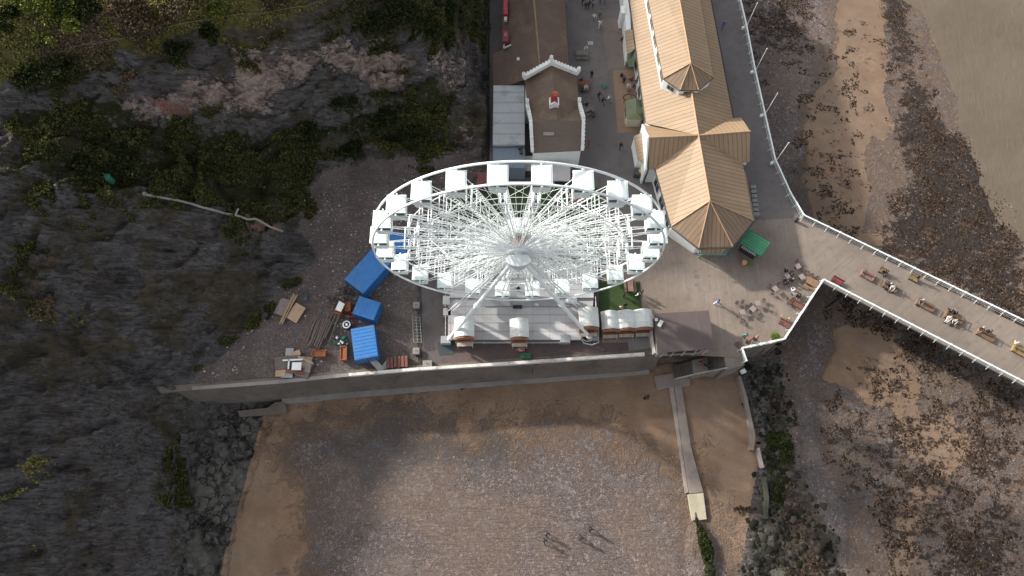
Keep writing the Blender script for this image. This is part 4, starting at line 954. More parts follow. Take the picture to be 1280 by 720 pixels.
# porch at the rounded end
b = MB()
for px in ((873,322),(903,322),(884,320),(893,320)): p = W(*px, 0); b.tube((p.x, p.y, 0), (p.x, p.y, 3.3), .09, 6); 
p, q = W(873,318,3.0), W(906,318,3.0); b.tube(p, q, .1, 6); b.tube(p, (27.2, 39.5, 4), .08, 6); b.tube(q, (31.2, 39.6, 4), .08, 6)
pc(b, 'porch_frame', mat('teal_paint', (.12, .28, .25), .6, .1))
b = MB(); b.slab([W(877,318,3.0), W(902,318,3.0), (31.3, 39.3, 3.9), (27.1, 39.1, 3.9)], .08, eave=(W(877,318,3.0), W(902,318,3.0))); pc(b, 'porch_roof', T_tan)
b = MB()
for k in range(7): p = W(912+k*2.2, 238+k*6.5, 0) if False else W(940+k*.7, 236+k*5.6, 0); b.box((p.x, p.y, .35), (.8, .55, .7))
tag(b.build('planter_row', mat('planter_grey', (.22, .22, .20), .8, .3, 3)), 'narrow row of grey stacked crates along the seaward wall of the pavilion', 'planter')
p = W(799,219,0); b = MB(); b.box((p.x, p.y, .8), (2.2, 1.3, 1.6)); ac = thing('store_bin', (p.x, p.y, 0), R(-10), 'dark wheeled store bin with yellow lid in the corner west of the pavilion', 'bin')
b = MB(); b.box((0, 0, .6), (1.8, 1.2, 1.1)); b.build('body', mat('bin_dark', (.05, .055, .06), .6, .2), ac); b = MB(); b.tube((.1, .1, 1.2), (.1, .1, 1.3), .4, 10); b.build('lid', mat('yellow', (.55, .42, .06), .6, .1), ac)
b = MB(); b.tube((-.75, -.5, .12), (-.75, .5, .12), .14, 8); b.tube((.75, -.5, .12), (.75, .5, .12), .14, 8); b.build('wheels', M_black, ac)

# ================================================================ SHOPS UNDER THE CLIFF
arc_ = thing('arcade_building', (3.5, 80, 0), 0, 'long low building with dark brown tiled roof at the foot of the cliff', 'building')
b = MB(); b.prism([(-1.5, 100), (-1.2, 74.4), (-2.9, 73.3), (-2.7, 67.0), (2.0, 67.0), (2.0, 68.0), (9.0, 68.0), (8.4, 100)], 0, 2.95); pc(b, 'walls', mat('shop_wall', (.40, .38, .35), .8, .15), arc_)
R1 = V((2.4, 100, 6.5)); R2 = V((4.4, 67.2, 6.5))
roof(arc_, 'lean_to_roof', [(-1.5, 74.2, 3.55), (-3.15, 73.6, 3.1), (-3.0, 66.9, 3.1), (-1.3, 66.9, 3.6)], ((-3.15, 73.6, 3.1), (-3.0, 66.9, 3.1)), m=T_brn)
roof(arc_, 'roof', [(-1.9, 100, 3.5), (-1.5, 66.95, 3.5), R2, R1], ((-1.9, 100, 3.5), (-1.4, 74.4, 3.5)), m=T_brn)
roof(arc_, 'roof', [R1+V((0, 0, .004)), R2+V((0, 0, .004)), (9.25, 67.4, 3.5), (8.5, 100, 3.5)], ((9.25, 67.4, 3.5), (8.5, 100, 3.5)), m=T_brn)
b = MB(); b.tube(R1+V((0, 0, .08)), R2+V((0, 0, .08)), .14, 6); pc(b, 'ridge', mat('ridge_tile', (.22, .15, .09), .8, .2), arc_)
b = MB(); b.tube((9.3, 67.4, 3.45), (8.55, 100, 3.45), .09, 6); pc(b, 'gutter', M_dark, arc_)
b = MB(); p = W(648, 76, 4.4); b.tube((p.x, p.y, 3.8), (p.x, p.y, 4.9), .45, 10, r2=.3); pc(b, 'roof_vent', M_dwhite, arc_)
b = MB(); b.tube(W(630,60,4.2), W(630,54,4.2), .16, 6); b.tube(W(630,60,4.2), W(639,56,4.6), .14, 6); pc(b, 'flashing', M_dwhite, arc_)
for k in range(9): win(arc_, (8.98-(70+k*2.6-68)*.019+.03, 70+k*2.6, 1.7), (1, .02, 0), 1.8, 2.0)
sg = thing('red_signboard', (W(632,48,4.4)), 0, 'dark red box on the cliff side edge of the long brown roof', 'sign box'); b = MB(); b.box((0, 0, .2), (1.0, 2.2, .9)); b.build('box', mat('dark_red', (.17, .025, .03), .6, .15), sg, bevel=.05); b = MB(); b.box((0, .2, .68), (.5, .8, .05)); b.build('panel', mat('faded_red', (.30, .10, .10), .6, .2), sg)
sg = thing('red_signboard', (W(632,10,4.4)), 0, 'bright red long box at the top of the photo beside the brown roof', 'sign box'); b = MB(); b.box((0, 0, .2), (.7, 3.6, .9)); b.build('box', mat('bright_red', (.34, .03, .05), .6, .15), sg, bevel=.05); b = MB(); b.box((0, -2.4, .1), (.5, .7, .5)); b.build('bracket', M_dwhite, sg)

shop = thing('gabled_shop', (6.3, 60, 0), 0, 'brown roofed shop with white toothed parapets and a small red turret', 'shop')
M_par = mat('parapet_white', (.74, .75, .74), .6, .06, 1.5, dirt=(.40, .38, .35), dirt_amt=.4)
b = MB(); b.prism([(2.1, 67.6), (2.1, 62.5), (2.9, 62.5), (3.2, 54.4), (10.4, 54.8), (10.3, 62.5), (10.1, 67.8)], 0, 4.7); pc(b, 'walls', M_white, shop)
T_shop = seam_mat('shop_tiles', (.15, .105, .075), .30, .08, .6, .8, cross=.34, var=.22, patch=(.20, .15, .10))
T_shopS = seam_mat('shop_front_tiles', (.14, .105, .085), 9.0, .004, .8, .8, cross=.36, var=.12)
roof(shop, 'roof', [(2.0, 67.4, 4.9), (2.4, 62.0, 4.9), (3.0, 60.2, 5.6), (6.7, 58.4, 7.0), (6.1, 67.6, 7.2)], ((2.0, 67.4, 4.9), (2.4, 62.0, 4.9)), m=T_shop)
roof(shop, 'roof', [(6.1, 67.6, 7.204), (6.7, 58.4, 7.004), (10.2, 60.4, 5.6), (10.3, 62.0, 4.9), (10.2, 67.6, 4.9)], ((10.3, 62.0, 4.9), (10.2, 67.6, 4.9)), m=T_shop)
roof(shop, 'cross_roof', [(3.1, 58.2, 7.01), (3.3, 54.3, 4.7), (10.35, 54.7, 4.7), (10.35, 58.4, 7.01)], ((3.3, 54.3, 4.7), (10.35, 54.7, 4.7)), m=T_shopS)
roof(shop, 'cross_roof', [(3.1, 58.2, 7.0), (6.7, 58.35, 6.98), (3.0, 61.9, 4.9)], ((3.1, 58.2, 7), (6.7, 58.3, 7)), m=T_shop)
roof(shop, 'cross_roof', [(10.35, 58.4, 7.0), (10.3, 62.0, 4.9), (6.7, 58.35, 6.98)], ((10.35, 58.4, 7), (6.7, 58.3, 7)), m=T_shop)
def parapet(P, wid, name='parapet', teeth=.52):
    b = MB(); P = [V(p) for p in P]
    for a, c in zip(P[:-1], P[1:]):
        d = c-a; q = V((d.x, d.y, d.z)).to_track_quat('X', 'Z').to_matrix().to_4x4()
        b.box((a+c)/2-V((0, 0, .3)), (d.length+.1, wid, .7), M=q)
        n = max(1, int(d.length/teeth))
        for k in range(n): b.box(a+d*((k+.5)/n)+V((0, 0, .12)), (teeth*.55, wid+.10, .2), M=q)
    return pc(b, name, M_par, shop)
parapet([(1.8, 66.9, 6.2), (6.0, 68.35, 8.1), (10.3, 67.8, 6.2)], .55)
parapet([(2.35, 62.6, 5.3), (2.75, 58.2, 7.7), (3.05, 54.3, 5.2)], .42)
parapet([(10.35, 62.8, 5.3), (10.65, 58.4, 7.7), (10.6, 54.6, 5.2)], .42)
b = MB()
for p in ((2.35, 62.7, 5.8), (10.35, 62.9, 5.8), (10.35, 67.8, 6.8), (1.8, 66.8, 6.8), (6.0, 68.4, 8.7)): b.box(p, (.5, .5, .6)); b.tube(V(p)+V((0, 0, .3)), V(p)+V((0, 0, .7)), .22, 8, r2=.05)
pc(b, 'finials', M_par, shop)
tp = W(692.5, 128, 7.4)
b = MB(); b.box((tp.x, tp.y, tp.z-.2), (1.35, 1.2, 1.2)); b.add([(tp.x-.75, tp.y-.7, tp.z+.3), (tp.x+.75, tp.y-.7, tp.z+.3), (tp.x, tp.y-.7, tp.z+.9), (tp.x-.75, tp.y+.6, tp.z+.3), (tp.x+.75, tp.y+.6, tp.z+.3), (tp.x, tp.y+.6, tp.z+.9)], [(0, 1, 2), (3, 5, 4), (0, 2, 5, 3), (2, 1, 4, 5), (0, 3, 4, 1)]); tb = pc(b, 'turret', M_par, shop)
def sub(b, name, m, par, top):
    for i, v in enumerate(b.v): b.v[i] = v-top.location-par.location
    return b.build(name, m, par)
b = MB(); b.box((tp.x, tp.y, tp.z+.75), (1.1, 1.0, .6), taper=.8); b.box((tp.x, tp.y+.1, tp.z+1.3), (.8, .8, .6)); sub(b, 'turret_roof', mat('turret_red', (.30, .04, .04), .6, .15), tb, shop)
b = MB(); 
for s_ in (-1, 1): b.tube((tp.x+s_*.32, tp.y+.15, tp.z+1.9), (tp.x+s_*.32, tp.y+.15, tp.z+2.3), .3, 8, r2=.12)
b.tube((tp.x, tp.y+.15, tp.z+1.6), (tp.x, tp.y+.15, tp.z+2.0), .45, 8); sub(b, 'turret_cap', mat('cap_orange', (.38, .09, .05), .6, .2), tb, shop)
for x in (): win(shop, (x, 54.4+(x-3.2)*.055-.03, 2.0), (.055, -1, 0), 1.7, 2.4)
for y in (57, 60): win(shop, (10.44, y, 2.0), (1, 0, 0), 1.5, 2.2)
b = MB(); b.box(W(686,167,6.2)+V((0, 0, -.02)), (1.6, .5, .12), M=Matrix.Rotation(R(32), 4, 'X')); pc(b, 'skylight', mat('skylight_grey', (.26, .24, .22), .5, .1), shop)

flatb = thing('flat_roofed_store', (-.5, 61, 0), 0, 'store with pale stained flat roof left of the toothed parapet shop', 'store')
b = MB(); b.prism([(-2.8, 66.8), (-2.8, 56.2), (1.9, 56.2), (1.9, 66.8)], 0, 3.75); pc(b, 'walls', mat('store_wall', (.30, .29, .28), .8, .2), flatb)
b = MB(); b.slab([(-2.95, 66.9, 4), (-2.95, 56.1, 4), (1.95, 56.1, 4), (1.95, 66.9, 4)], .2, eave=((-2.95, 56.1, 4), (1.95, 56.1, 4))); pc(b, 'roof', seam_mat('felt_roof', (.40, .42, .43), 30, .003, .6, .7, cross=1.9, var=.12, patch=(.24, .25, .26)), flatb)
b = MB(); b.prism([(-2.9, 56.0), (-2.9, 52.6), (2.0, 52.4), (2.0, 56.0)], 0, 3.4); pc(b, 'annex', mat('blue_grey_roof', (.15, .19, .23), .6, .08), flatb)
for k in range(3): b = MB(); b.box((1.4-.2*k, 55+k*.8, 3.6), (.5, .5, .5)); pc(b, 'roof_unit', M_dark, flatb)
# small sheds behind the wheel
for (px, sz, lb, m_) in (((660,214), (2.6, 2.2, 2.3), 'grey panelled double door shed behind the top of the wheel', mat('shed_panel', (.30, .29, .27), .7, .15)), ((700,226), (2.6, 2.4, 2.3), 'pale grey shed partly hidden behind the top right cabins', mat('shed_pale', (.42, .40, .40), .7, .1)), ((722,250), (2.2, 1.4, 1.1), 'low reddish brown stall behind the wheel near the green mat', mat('stall_red', (.20, .05, .035), .7, .2)), ((610,232), (3.0, 2.2, 1.6), 'low dark red booth behind the wheel at the left of the green mat', mat('booth_red', (.16, .05, .045), .7, .2))):
    p = W(*px, 0); o = thing('shed', p, R(random.uniform(-3, 3)), lb, 'shed'); b = MB(); b.box((0, 0, sz[2]/2), sz); b.build('walls', m_, o)
    b = MB(); b.slab([(-sz[0]/2-.1, -sz[1]/2-.1, sz[2]+.1), (sz[0]/2+.1, -sz[1]/2-.1, sz[2]+.1), (sz[0]/2+.1, sz[1]/2+.1, sz[2]+.3), (-sz[0]/2-.1, sz[1]/2+.1, sz[2]+.3)], .1); b.build('roof', m_, o)
    b = MB(); b.box((0, -sz[1]/2-.03, sz[2]*.45), (sz[0]*.7, .05, sz[2]*.8)); b.build('door', M_dark, o)

# ================================================================ BROWN FLAT ROOF, STEPS, SLIP
shl = thing('beach_kiosk', tuple(W(855, 415, 0)), 0, 'flat brown roofed kiosk on the wall above the beach steps', 'kiosk')
rf = [(818,392),(886,388),(893,436),(822,441)]; P = [W(a, c, 2.9) for a, c in rf]
b = MB(); b.slab(P, .18, eave=(P[0], P[1])); pc(b, 'roof', seam_mat('brown_felt', (.105, .080, .078), 3.1, .01, .7, .8, var=.12), shl)
b = MB(); q = [p.lerp(sum(P, V((0, 0, 0)))/4, .06) for p in P]; b.prism([tuple(p[:2]) for p in q], 0, 2.7); pc(b, 'walls', mat('kiosk_wall', (.30, .26, .23), .8, .15), shl)
mid = P[3].lerp(P[2], .5); 
for f_ in (.12, .3, .5, .7, .88): c = P[3].lerp(P[2], f_); b = MB(); b.tube((c.x, c.y+.05, 0), (c.x, c.y+.05, 2.7), .08, 6); pc(b, 'post', M_dwhite, shl)
b = MB(); b.box(((q[2].x+q[3].x)/2, (q[2].y+q[3].y)/2-.03, 1.6), (4.5, .06, 1.1), rz=math.atan2(q[2].y-q[3].y, q[2].x-q[3].x)); pc(b, 'shutter', M_dark, shl)
b = MB(); p = W(825, 405, 2.9); b.box((p.x, p.y, 3.05), (.5, 1.0, .25), rz=R(-30)); b.box((p.x-.5, p.y+.6, 3.0), (.4, .4, .2)); pc(b, 'roof_clutter', M_dwhite, shl)

M_step = mat('step_concrete', (.20, .175, .155), .9, .2, 1, dirt=(.10, .085, .07), dirt_amt=.6)
st = thing('beach_steps', tuple(W(890, 455, -1)), 0, 'two flights of concrete steps going down to the beach below the brown kiosk', 'steps')
b = MB(); b.prism([tuple(W(a, c, -.1)[:2]) for a, c in ((904,440),(925,440),(931,456),(908,463))], -7, -.05); pc(b, 'top_landing', M_step, st)
a0, a1 = W(906, 453, -.2), W(882, 457, -2.4); dd = (a1-a0); dd.z = 0; dn = dd.normalized(); sv = V((-dn.y, dn.x, 0)); 
def flight(p0, p1, n, wd_, name):
    p0, p1 = V(p0), V(p1); d = V((p1.x-p0.x, p1.y-p0.y, 0)); q = math.atan2(d.y, d.x); b = MB()
    for k in range(n):
        c = p0+d*((k+.5)/n); zt = p0.z+(p1.z-p0.z)*((k+1)/n); b.box((c.x, c.y, (zt-7.2)/2), (d.length/n+.0, wd_, zt+7.2), rz=q)
    pc(b, name, M_step, st)
    b = MB()
    for k in range(n): 
        c = p0+d*((k+.93)/n); zt = p0.z+(p1.z-p0.z)*((k+1)/n); b.box((c.x, c.y, zt+.012), (.10, wd_-.04, .03), rz=q)
    pc(b, 'nosings', mat('nosing', (.06, .05, .045), .8, .1), st)
f0, f1, f2, f3 = W(906, 451, -.1), W(885, 455, -2.7), W(866, 459, -2.75), W(842, 465, -5.6)
flight(f0, f1, 12, 2.1, 'upper_flight'); flight(f2, f3, 14, 2.0, 'lower_flight')
b = MB(); b.prism([tuple(p[:2]) for p in (V((f1.x, f1.y+1.05, 0)), V((f1.x, f1.y-1.15, 0)), V((f2.x, f2.y-1.1, 0)), V((f2.x, f2.y+1.05, 0)))], -7.2, -2.72); pc(b, 'landing', M_step, st)
b = MB(); yo = -1.2
for hh in (.55, 1.05):
    for p, q in ((f0, f1), (f1, f2), (f2, f3)): b.tube((p.x, p.y+yo, p.z+hh), (q.x, q.y+yo, q.z+hh), .035, 4)
for p, q, n in ((f0, f1, 5), (f1, f2, 3), (f2, f3, 6)):
    for k in range(n+1): c = p.lerp(q, k/n); b.tube((c.x, c.y+yo, c.z-.3), (c.x, c.y+yo, c.z+1.1), .04, 4)
pc(b, 'handrail', M_dwhite, st)
slip = thing('slipway', tuple(W(855, 560, BEACH)), 0, 'long narrow grey concrete slip running down the sand from the steps', 'slipway')
M_slip = mat('slip_concrete', (.23, .19, .165), .9, .2, .8, bump=.4, dirt=(.11, .09, .08), dirt_amt=.6)
b = MB(); b.prism([tuple(W(a, c, -5.5)[:2]) for a, c in ((843,482),(852,482),(864,560),(879,615),(862,617),(853,560))], -7.6, -5.5); pc(b, 'slab', M_slip, slip)
b = MB(); b.prism([tuple(W(a, c, -5.5)[:2]) for a, c in ((837,484),(843,484),(852.5,560),(861,615),(857,617),(849,560))], -7.6, -5.72); pc(b, 'side_channel', M_dwhite if False else mat('slip_edge', (.30, .25, .22), .9, .25, 2, bump=.5), slip)
b = MB(); b.prism([tuple(W(a, c, -5.5)[:2]) for a, c in ((860,618),(879,616),(883,649),(865,651))], -7.8, -5.42); pc(b, 'end_block', mat('lichen_concrete', (.42, .38, .28), .9, .2, 1, bump=.4, dirt=(.22, .19, .13), dirt_amt=.5), slip)
b = MB(); b.prism([tuple(W(a, c, -5.5)[:2]) for a, c in ((818,470),(842,466),(864,468),(863,482),(852,484),(836,484),(822,488))], -7.6, -5.68); pc(b, 'apron', M_slip, slip)
gw = wall_run([(922,470),(930,497),(940,545),(938,562)], -5.0, -7.6, .5, .2); 
tag(gw.build('groyne_wall', M_slip), 'low broken concrete wall between the sand strip and the dark rocks', 'wall')
gw = wall_run([(953,596),(957,622),(955,648)], -5.7, -7.6, .5, .2); tag(gw.build('groyne_wall', mat('groyne_dark', (.06, .06, .045), .9, .3, 2, bump=.5)), 'dark weed stained stretch of low wall between the open sand and the green rocks', 'wall')
gw = wall_run([(946,560),(952,585)], -5.3, -7.6, .4, .2); tag(gw.build('groyne_wall', mat('groyne_pale', (.33, .29, .26), .9, .2, 1, bump=.4)), 'short stub of pale concrete near the green weed', 'wall')
b = MB(); b.prism([tuple(W(a, c, -5.5)[:2]) for a, c in ((345,503),(356,502),(359,516),(340,519),(300,521),(298,514),(335,510))], -7.4, -5.3); tag(b.build('wall_buttress', M_wall), 'stepped concrete ledge against the rocks at the left end of the sea wall', 'ledge')
# ================================================================ YARD THINGS
def obox(px, z, mats_name=None):
    return [W(a, c, z) for a, c in px]
M_blue = mat('container_blue', (.022, .16, .44), .5, .12, 1.2, dirt=(.09, .17, .27), dirt_amt=.6); M_blue_shade = mat('container_blue_shade', (.014, .085, .30), .5, .15, 1.5)  # second blue is darker: shade on the container sides put into the colour
def container(px, h, label, ribs=True, name='blue_container'):
    """px = roof corners clockwise from the upper left"""
    P = [W(a, c, h) for a, c in px]; cen = sum(P, V((0, 0, 0)))/4; u = ((P[1]-P[0])+(P[2]-P[3]))/2; v = ((P[3]-P[0])+(P[2]-P[1]))/2
    lx, ly = u.length, v.length; rz = math.atan2(u.y, u.x)
    o = thing(name, (cen.x, cen.y, 0), rz, label, 'container')
    b = MB(); b.box((0, 0, h/2+.05), (lx-.1, ly-.1, h-.1)); b.build('body', M_blue_shade, o)
    b = MB(); b.box((0, 0, h), (lx, ly, .1)); n = int(max(lx, ly)/.5)
    for k in range(n):
        if lx > ly: b.box((-lx/2+(k+.5)*lx/n, 0, h+.065), (lx/n*.5, ly-.3, .04))
        else: b.box((0, -ly/2+(k+.5)*ly/n, h+.065), (lx-.3, ly/n*.5, .04))
    b.build('roof', M_blue, o)
    b = MB()
    for sx in (-1, 1):
        for sy in (-1, 1): b.box((sx*(lx/2-.08), sy*(ly/2-.08), h/2), (.18, .18, h+.04))
    b.build('corner_posts', M_blue_shade, o)
    b = MB(); n = int(ly/.4)
    for s_ in (-1, 1):
        for k in range(n): b.box((s_*(lx/2-.03), -ly/2+(k+.5)*ly/n, h/2), (.06, ly/n*.5, h-.35))
    n = int(lx/.4)
    for s_ in (-1, 1):
        for k in range(n): b.box((-lx/2+(k+.5)*lx/n, s_*(ly/2-.03), h/2), (lx/n*.5, .06, h-.35))
    b.build('corrugation', M_blue, o)
    b = MB(); 
    for k in (-.25, -.1, .1, .25): b.tube((k*lx, -ly/2-.04, .2), (k*lx, -ly/2-.04, h-.2), .03, 5)
    b.build('door_bars', M_grey, o); return o
container([(462,303),(483,330),(460,365),(434,357)], 2.6, 'largest blue container, standing left of the wheel above the other two')
container([(449,370),(477,379),(466,400),(441,392)], 2.4, 'small square blue container between the two bigger ones')
container([(438,411),(466,407),(474,444),(444,451)], 2.4, 'blue container nearest the sea wall beside the orange skips')
container([(483,288),(512,292),(508,318),(478,312)], 2.3, 'blue container half hidden behind the left cabins of the wheel')
M_or = mat('skip_orange', (.33, .095, .025), .6, .2, 2)
def bin_(px, py, lx, ly, h, deg, label, m=M_or, cat='skip', name='skip'):
    p = W(px, py, 0); o = thing(name, p, R(deg), label, cat)
    b = MB()
    for s_ in (-1, 1): b.box((s_*(lx/2-.04), 0, h/2), (.08, ly, h)); b.box((0, s_*(ly/2-.04), h/2), (lx-.16, .08, h))
    b.build('body', m, o); b = MB(); b.box((0, 0, h*.42), (lx-.15, ly-.15, h*.8)); b.build('load', mat('skip_load', (.24, .085, .035), .8, .4, 5), o)
    b = MB(); 
    for s_ in (-1, 1): b.box((s_*lx/2, 0, h*.7), (.1, ly*.8, .1)); b.tube((s_*lx/2, 0, h*.6), (s_*(lx/2+.15), 0, h*.6), .05, 6)
    b.build('rim', m, o); return o
bin_(400,443,1.9,.9,.8,0,'orange skip lying level left of the green heap')
bin_(431,443,.9,2.0,.9,4,'orange skip standing upright on the picture beside the blue container near the wall')
bin_(426,388,1.0,1.6,.8,-25,'orange skip under the white sheet')
bin_(436,385,.8,1.3,.8,5,'orange skip squeezed against the small square blue container')
def planks(px0, px1, n, wid, th, m, name, label, cat, spread=.35, z=.1, jit=.25):
    a, c = W(*px0, z), W(*px1, z); d = c-a; s_ = V((-d.y, d.x, 0)).normalized(); o = thing(name, tuple(a), 0, label, cat); r = random.Random(n*7+int(px0[0]))
    for k in range(n):
        off = s_*((k-(n-1)/2)*spread); j = r.uniform(-jit, jit); p = a+off+d*r.uniform(-.03, .05); q = c+off+d*r.uniform(-.06, .03)+s_*j
        b = MB(); dd = q-p; M = V(dd).to_track_quat('X', 'Z').to_matrix().to_4x4(); b.box((p+q)/2+V((0, 0, th/2+r.random()*.2)), (dd.length, wid, th), M=M); child(b, 'plank', m, o)
    return o
M_ply = mat('plywood', (.42, .29, .19), .7, .15, 1.5); M_plyg = mat('grey_board', (.24, .19, .175), .8, .15, 1.5); M_tim = mat('old_timber', (.15, .12, .105), .85, .3, 2); M_yel = mat('new_timber', (.38, .26, .14), .7, .2, 2)
planks((404,397),(390,433),9,.18,.12,M_tim,'timber_stack','stack of long weathered grey timbers lying between the boards and the skips','timber',.30,.15)
planks((418,393),(404,425),4,.16,.12,M_tim,'timber_stack','loose grey beams right beside the long timber stack','timber',.5,.1)
planks((370,368),(350,406),4,.14,.08,M_yel,'timber_battens','thin yellow battens laid between the two flat boards','timber',.20,.25)
def board(px, z, th, m, label, name='board', cat='board', tilt=0):
    b = MB(); P = [W(a, c, z) for a, c in px]; b.slab(P, th); return tag(b.build(name, m), label, cat)
board([(352,372),(363,375),(353,395),(342,391)], .25, .15, M_plyg, 'grey brown sheet of board left of the yellow battens')
board([(370,378),(382,385),(370,404),(358,397)], .3, .2, M_ply, 'tan plywood sheet right of the yellow battens')
board([(424,376),(431,380),(426,390),(419,387)], 1.1, .06, M_white, 'white sheet lying on the orange skip')
board([(462,452),(470,449),(481,461),(473,464)], .3, .1, mat('pale_board', (.42,.41,.39), .7, .15), 'pale grey board leaning near the sea wall below the blue container')
board([(476,460),(483,450),(483,461)], .2, .08, MATS['pale_board'], 'pale triangular offcut beside the pallets of bricks')
jk = thing('junk_heap', tuple(W(365,458,0)), 0, 'heap of old pallets, boards and a white panel by the sea wall kerb', 'scrap heap'); r_ = random.Random(4)
for (cx, cy, lx, ly, z, a, m) in ((358,453,3.2,1.8,.5,5,M_tim),(374,455,3.4,2.2,.45,-4,M_plyg),(351,464,1.4,1.5,.3,2,M_ply),(359,467,1.6,1.2,.25,0,M_grey),(369,463,2.6,.9,.5,-6,M_redw),(380,461,1.9,2.4,.4,-15,M_tim),(362,440,1.1,1.1,.3,0,M_grey),(370,442,1.2,.8,.35,20,M_ply),(366,450,2.8,.22,.8,3,M_white),(361,455,.2,1.4,.8,3,M_white),(371,458,1.3,1.1,.9,0,M_white),(382,450,2.4,.3,.6,-25,M_yel)):
    p = W(cx, cy, z); b = MB(); b.box((p.x, p.y, z/2+.1), (lx, ly, .12 if z > .7 else z), rz=R(a)); 
    if z > .7: 
        for i, v in enumerate(b.v): b.v[i] = v+V((0, 0, z-.45))
    child(b, 'board' if lx > 1.5 else 'panel', m, jk)
# pallets with red bricks, drum, green heap, small stuff
bp = thing('brick_pallet', tuple(W(497,454,0)), R(5), 'pallets of red brown bricks beside the sea wall parapet', 'bricks')
for k in range(6): b = MB(); b.box((-1.2+k*.5, 0, .45), (.40, 1.5+.1*(k % 2), .7)); b.build('bricks', mat('brick_red', (.16, .065, .05), .85, .3, 4), bp)
b = MB()
for k in range(4): b.box((0, -.6+k*.4, .06), (3.1, .12, .12))
b.box((-.2, .2, .83), (.12, 1.7, .06)); b.build('pallet', M_tim, bp)
dr = thing('round_drum', tuple(W(435,408,0)), 0, 'white rimmed round drum with dark centre near the skips', 'drum'); b = MB(); b.tube((0, 0, 0), (0, 0, .9), .55, 16); b.build('body', M_dark, dr); b = MB(); b.path([(.5*math.cos(k*.4488), .5*math.sin(k*.4488), .92) for k in range(14)], .09, 6, closed=True); b.build('rim', M_white, dr)
b = MB(); b.box((0, 0, .93), (.3, .3, .06)); b.build('lid', M_white, dr)
def heap(px, py, r, h, m, label, name, cat, n=26):
    p = W(px, py, 0); o = thing(name, p, 0, label, cat); rr = random.Random(px)
    for k in range(n):
        a = rr.uniform(0, 6.28); d = r*rr.random()**.7; b = MB(); b.box((d*math.cos(a), d*math.sin(a), h*(1-d/r)*.8+.1), (rr.uniform(.2, .6), rr.uniform(.1, .4), rr.uniform(.08, .3)), M=Euler((rr.uniform(-.5, .5), rr.uniform(-.5, .5), a)).to_matrix().to_4x4()); b.build('piece', m[k % len(m)], o)
heap(427,429,1.1,.6,[mat('green_tarp', (.02, .20, .11), .6, .2), MATS['green_tarp'], M_dark, M_white],'bright green tarpaulin heap between the skips','tarpaulin_heap','tarpaulin',16)
heap(431,372,1.9,.7,[M_dark, M_tim, mat('scrap_brown', (.09, .06, .045), .8, .3)],'dark scrap heap above the white sheet','scrap_heap','scrap heap',34)
heap(440,398,.9,.5,[mat('scrap_red', (.25, .03, .025), .6, .2), M_redw],'small red scrap pile right of the round drum','scrap_heap','scrap heap',10)
heap(412,378,1.0,.4,[M_dark, M_tim],'few dark offcuts at the head of the timber stack','offcuts','scrap heap',10)
heap(495,343,.7,.4,[M_ply, M_tim],'small brown pile between the largest blue container and the wheel','scrap_heap','scrap heap',8)
heap(382,374,.6,.4,[mat('blue_grey', (.05,.10,.15), .6, .2)],'small blue grey bundle by the corner of the plywood sheet','bundle','bundle',5)
p = W(334,396,0); b = MB(); b.tube((p.x, p.y, .0), (p.x, p.y, .9), .45, 12, r2=.4); tag(b.build('barrel', M_black), 'black barrel on the gravel left of the boards', 'barrel')
# steel fence frame with blocks and drain channel
for i, (p_, l) in enumerate((((521,383),'concrete block at the upper end of the steel frame'),((521,440),'concrete block at the lower end of the steel frame'),((535,456),'flat concrete block beside the parapet below the drain line'))):
    p = W(*p_, 0); o = thing('concrete_block', p, R(2), l, 'block', 'concrete blocks in the yard'); b = MB(); b.box((0, 0, .35), (.95 if i < 2 else 1.3, .95, .7)); b.build('block', M_conc, o, bevel=.05); b = MB(); b.path([(-.15, 0, .68), (-.12, 0, .85), (.12, 0, .85), (.15, 0, .68)], .03, 5); b.build('lifting_eye', M_dark, o)
a, c = W(516,399,0), W(523,430,0); b = MB()
for x in (-.55, 0, .55):
    for s_ in (0,): b.tube((a.x+.6+x, a.y, .9), (c.x+x, c.y, .9), .05, 5)
for k in range(9): q = a.lerp(c, k/8); b.tube((q.x+.6-.6*k/8-.6, q.y, .9), (q.x+.6-.6*k/8+.6, q.y, .9), .04, 5)
for k in (0, 4, 8): q = a.lerp(c, k/8); b.tube((q.x+.3, q.y, 0), (q.x+.3, q.y, .9), .04, 5)
tag(b.build('steel_frame', mat('frame_green', (.20, .23, .20), .6, .2)), 'pale green steel lattice frame lying beside the drain line', 'steel frame')
b = MB(); b.prism([tuple(W(x_, y_)[:2]) for x_, y_ in ((524.5,345),(527,345),(527,452),(524.5,452))], .0, .07); tag(b.build('drain_channel', M_dark), 'thin dark drain line running down the yard left of the platform', 'drain')
b = MB(); b.prism([tuple(W(x_, y_)[:2]) for x_, y_ in ((547,428),(567,428),(568,443),(549,444))], .0, .05); tag(b.build('ground_plate', mat('plate_dark', (.04, .05, .055), .5, .1)), 'dark square plate on the ground at the left foot of the wheel', 'plate')
b = MB(); p = W(652,440,0); b.box((p.x, p.y+.3, .3), (.9, .7, .5), rz=.1); tag(b.build('crate', mat('faded_pink', (.30,.12,.11), .7, .2)), 'faded pink crate standing by the parapet below the middle hut', 'crate')
b = MB(); p = W(657,446,0); b.box((p.x, p.y, .35), (1.3, .7, .6), rz=-.05); b.box((p.x, p.y, .68), (1.4, .8, .06), rz=-.05); tag(b.build('green_box', mat('dark_green', (.02,.09,.05), .6, .2)), 'dark green box against the parapet next to the faded pink crate', 'box')
b = MB(); a, c = W(665,462,.4), W(665,470,-1.2); b.path([W(672,455,.5), W(666,457,.5), W(665.5,460,.3), W(665.5,467,-1.6)], .06, 6); tag(b.build('outfall_pipe', M_dark), 'thin pipe bent over the parapet and down the sea wall', 'pipe')
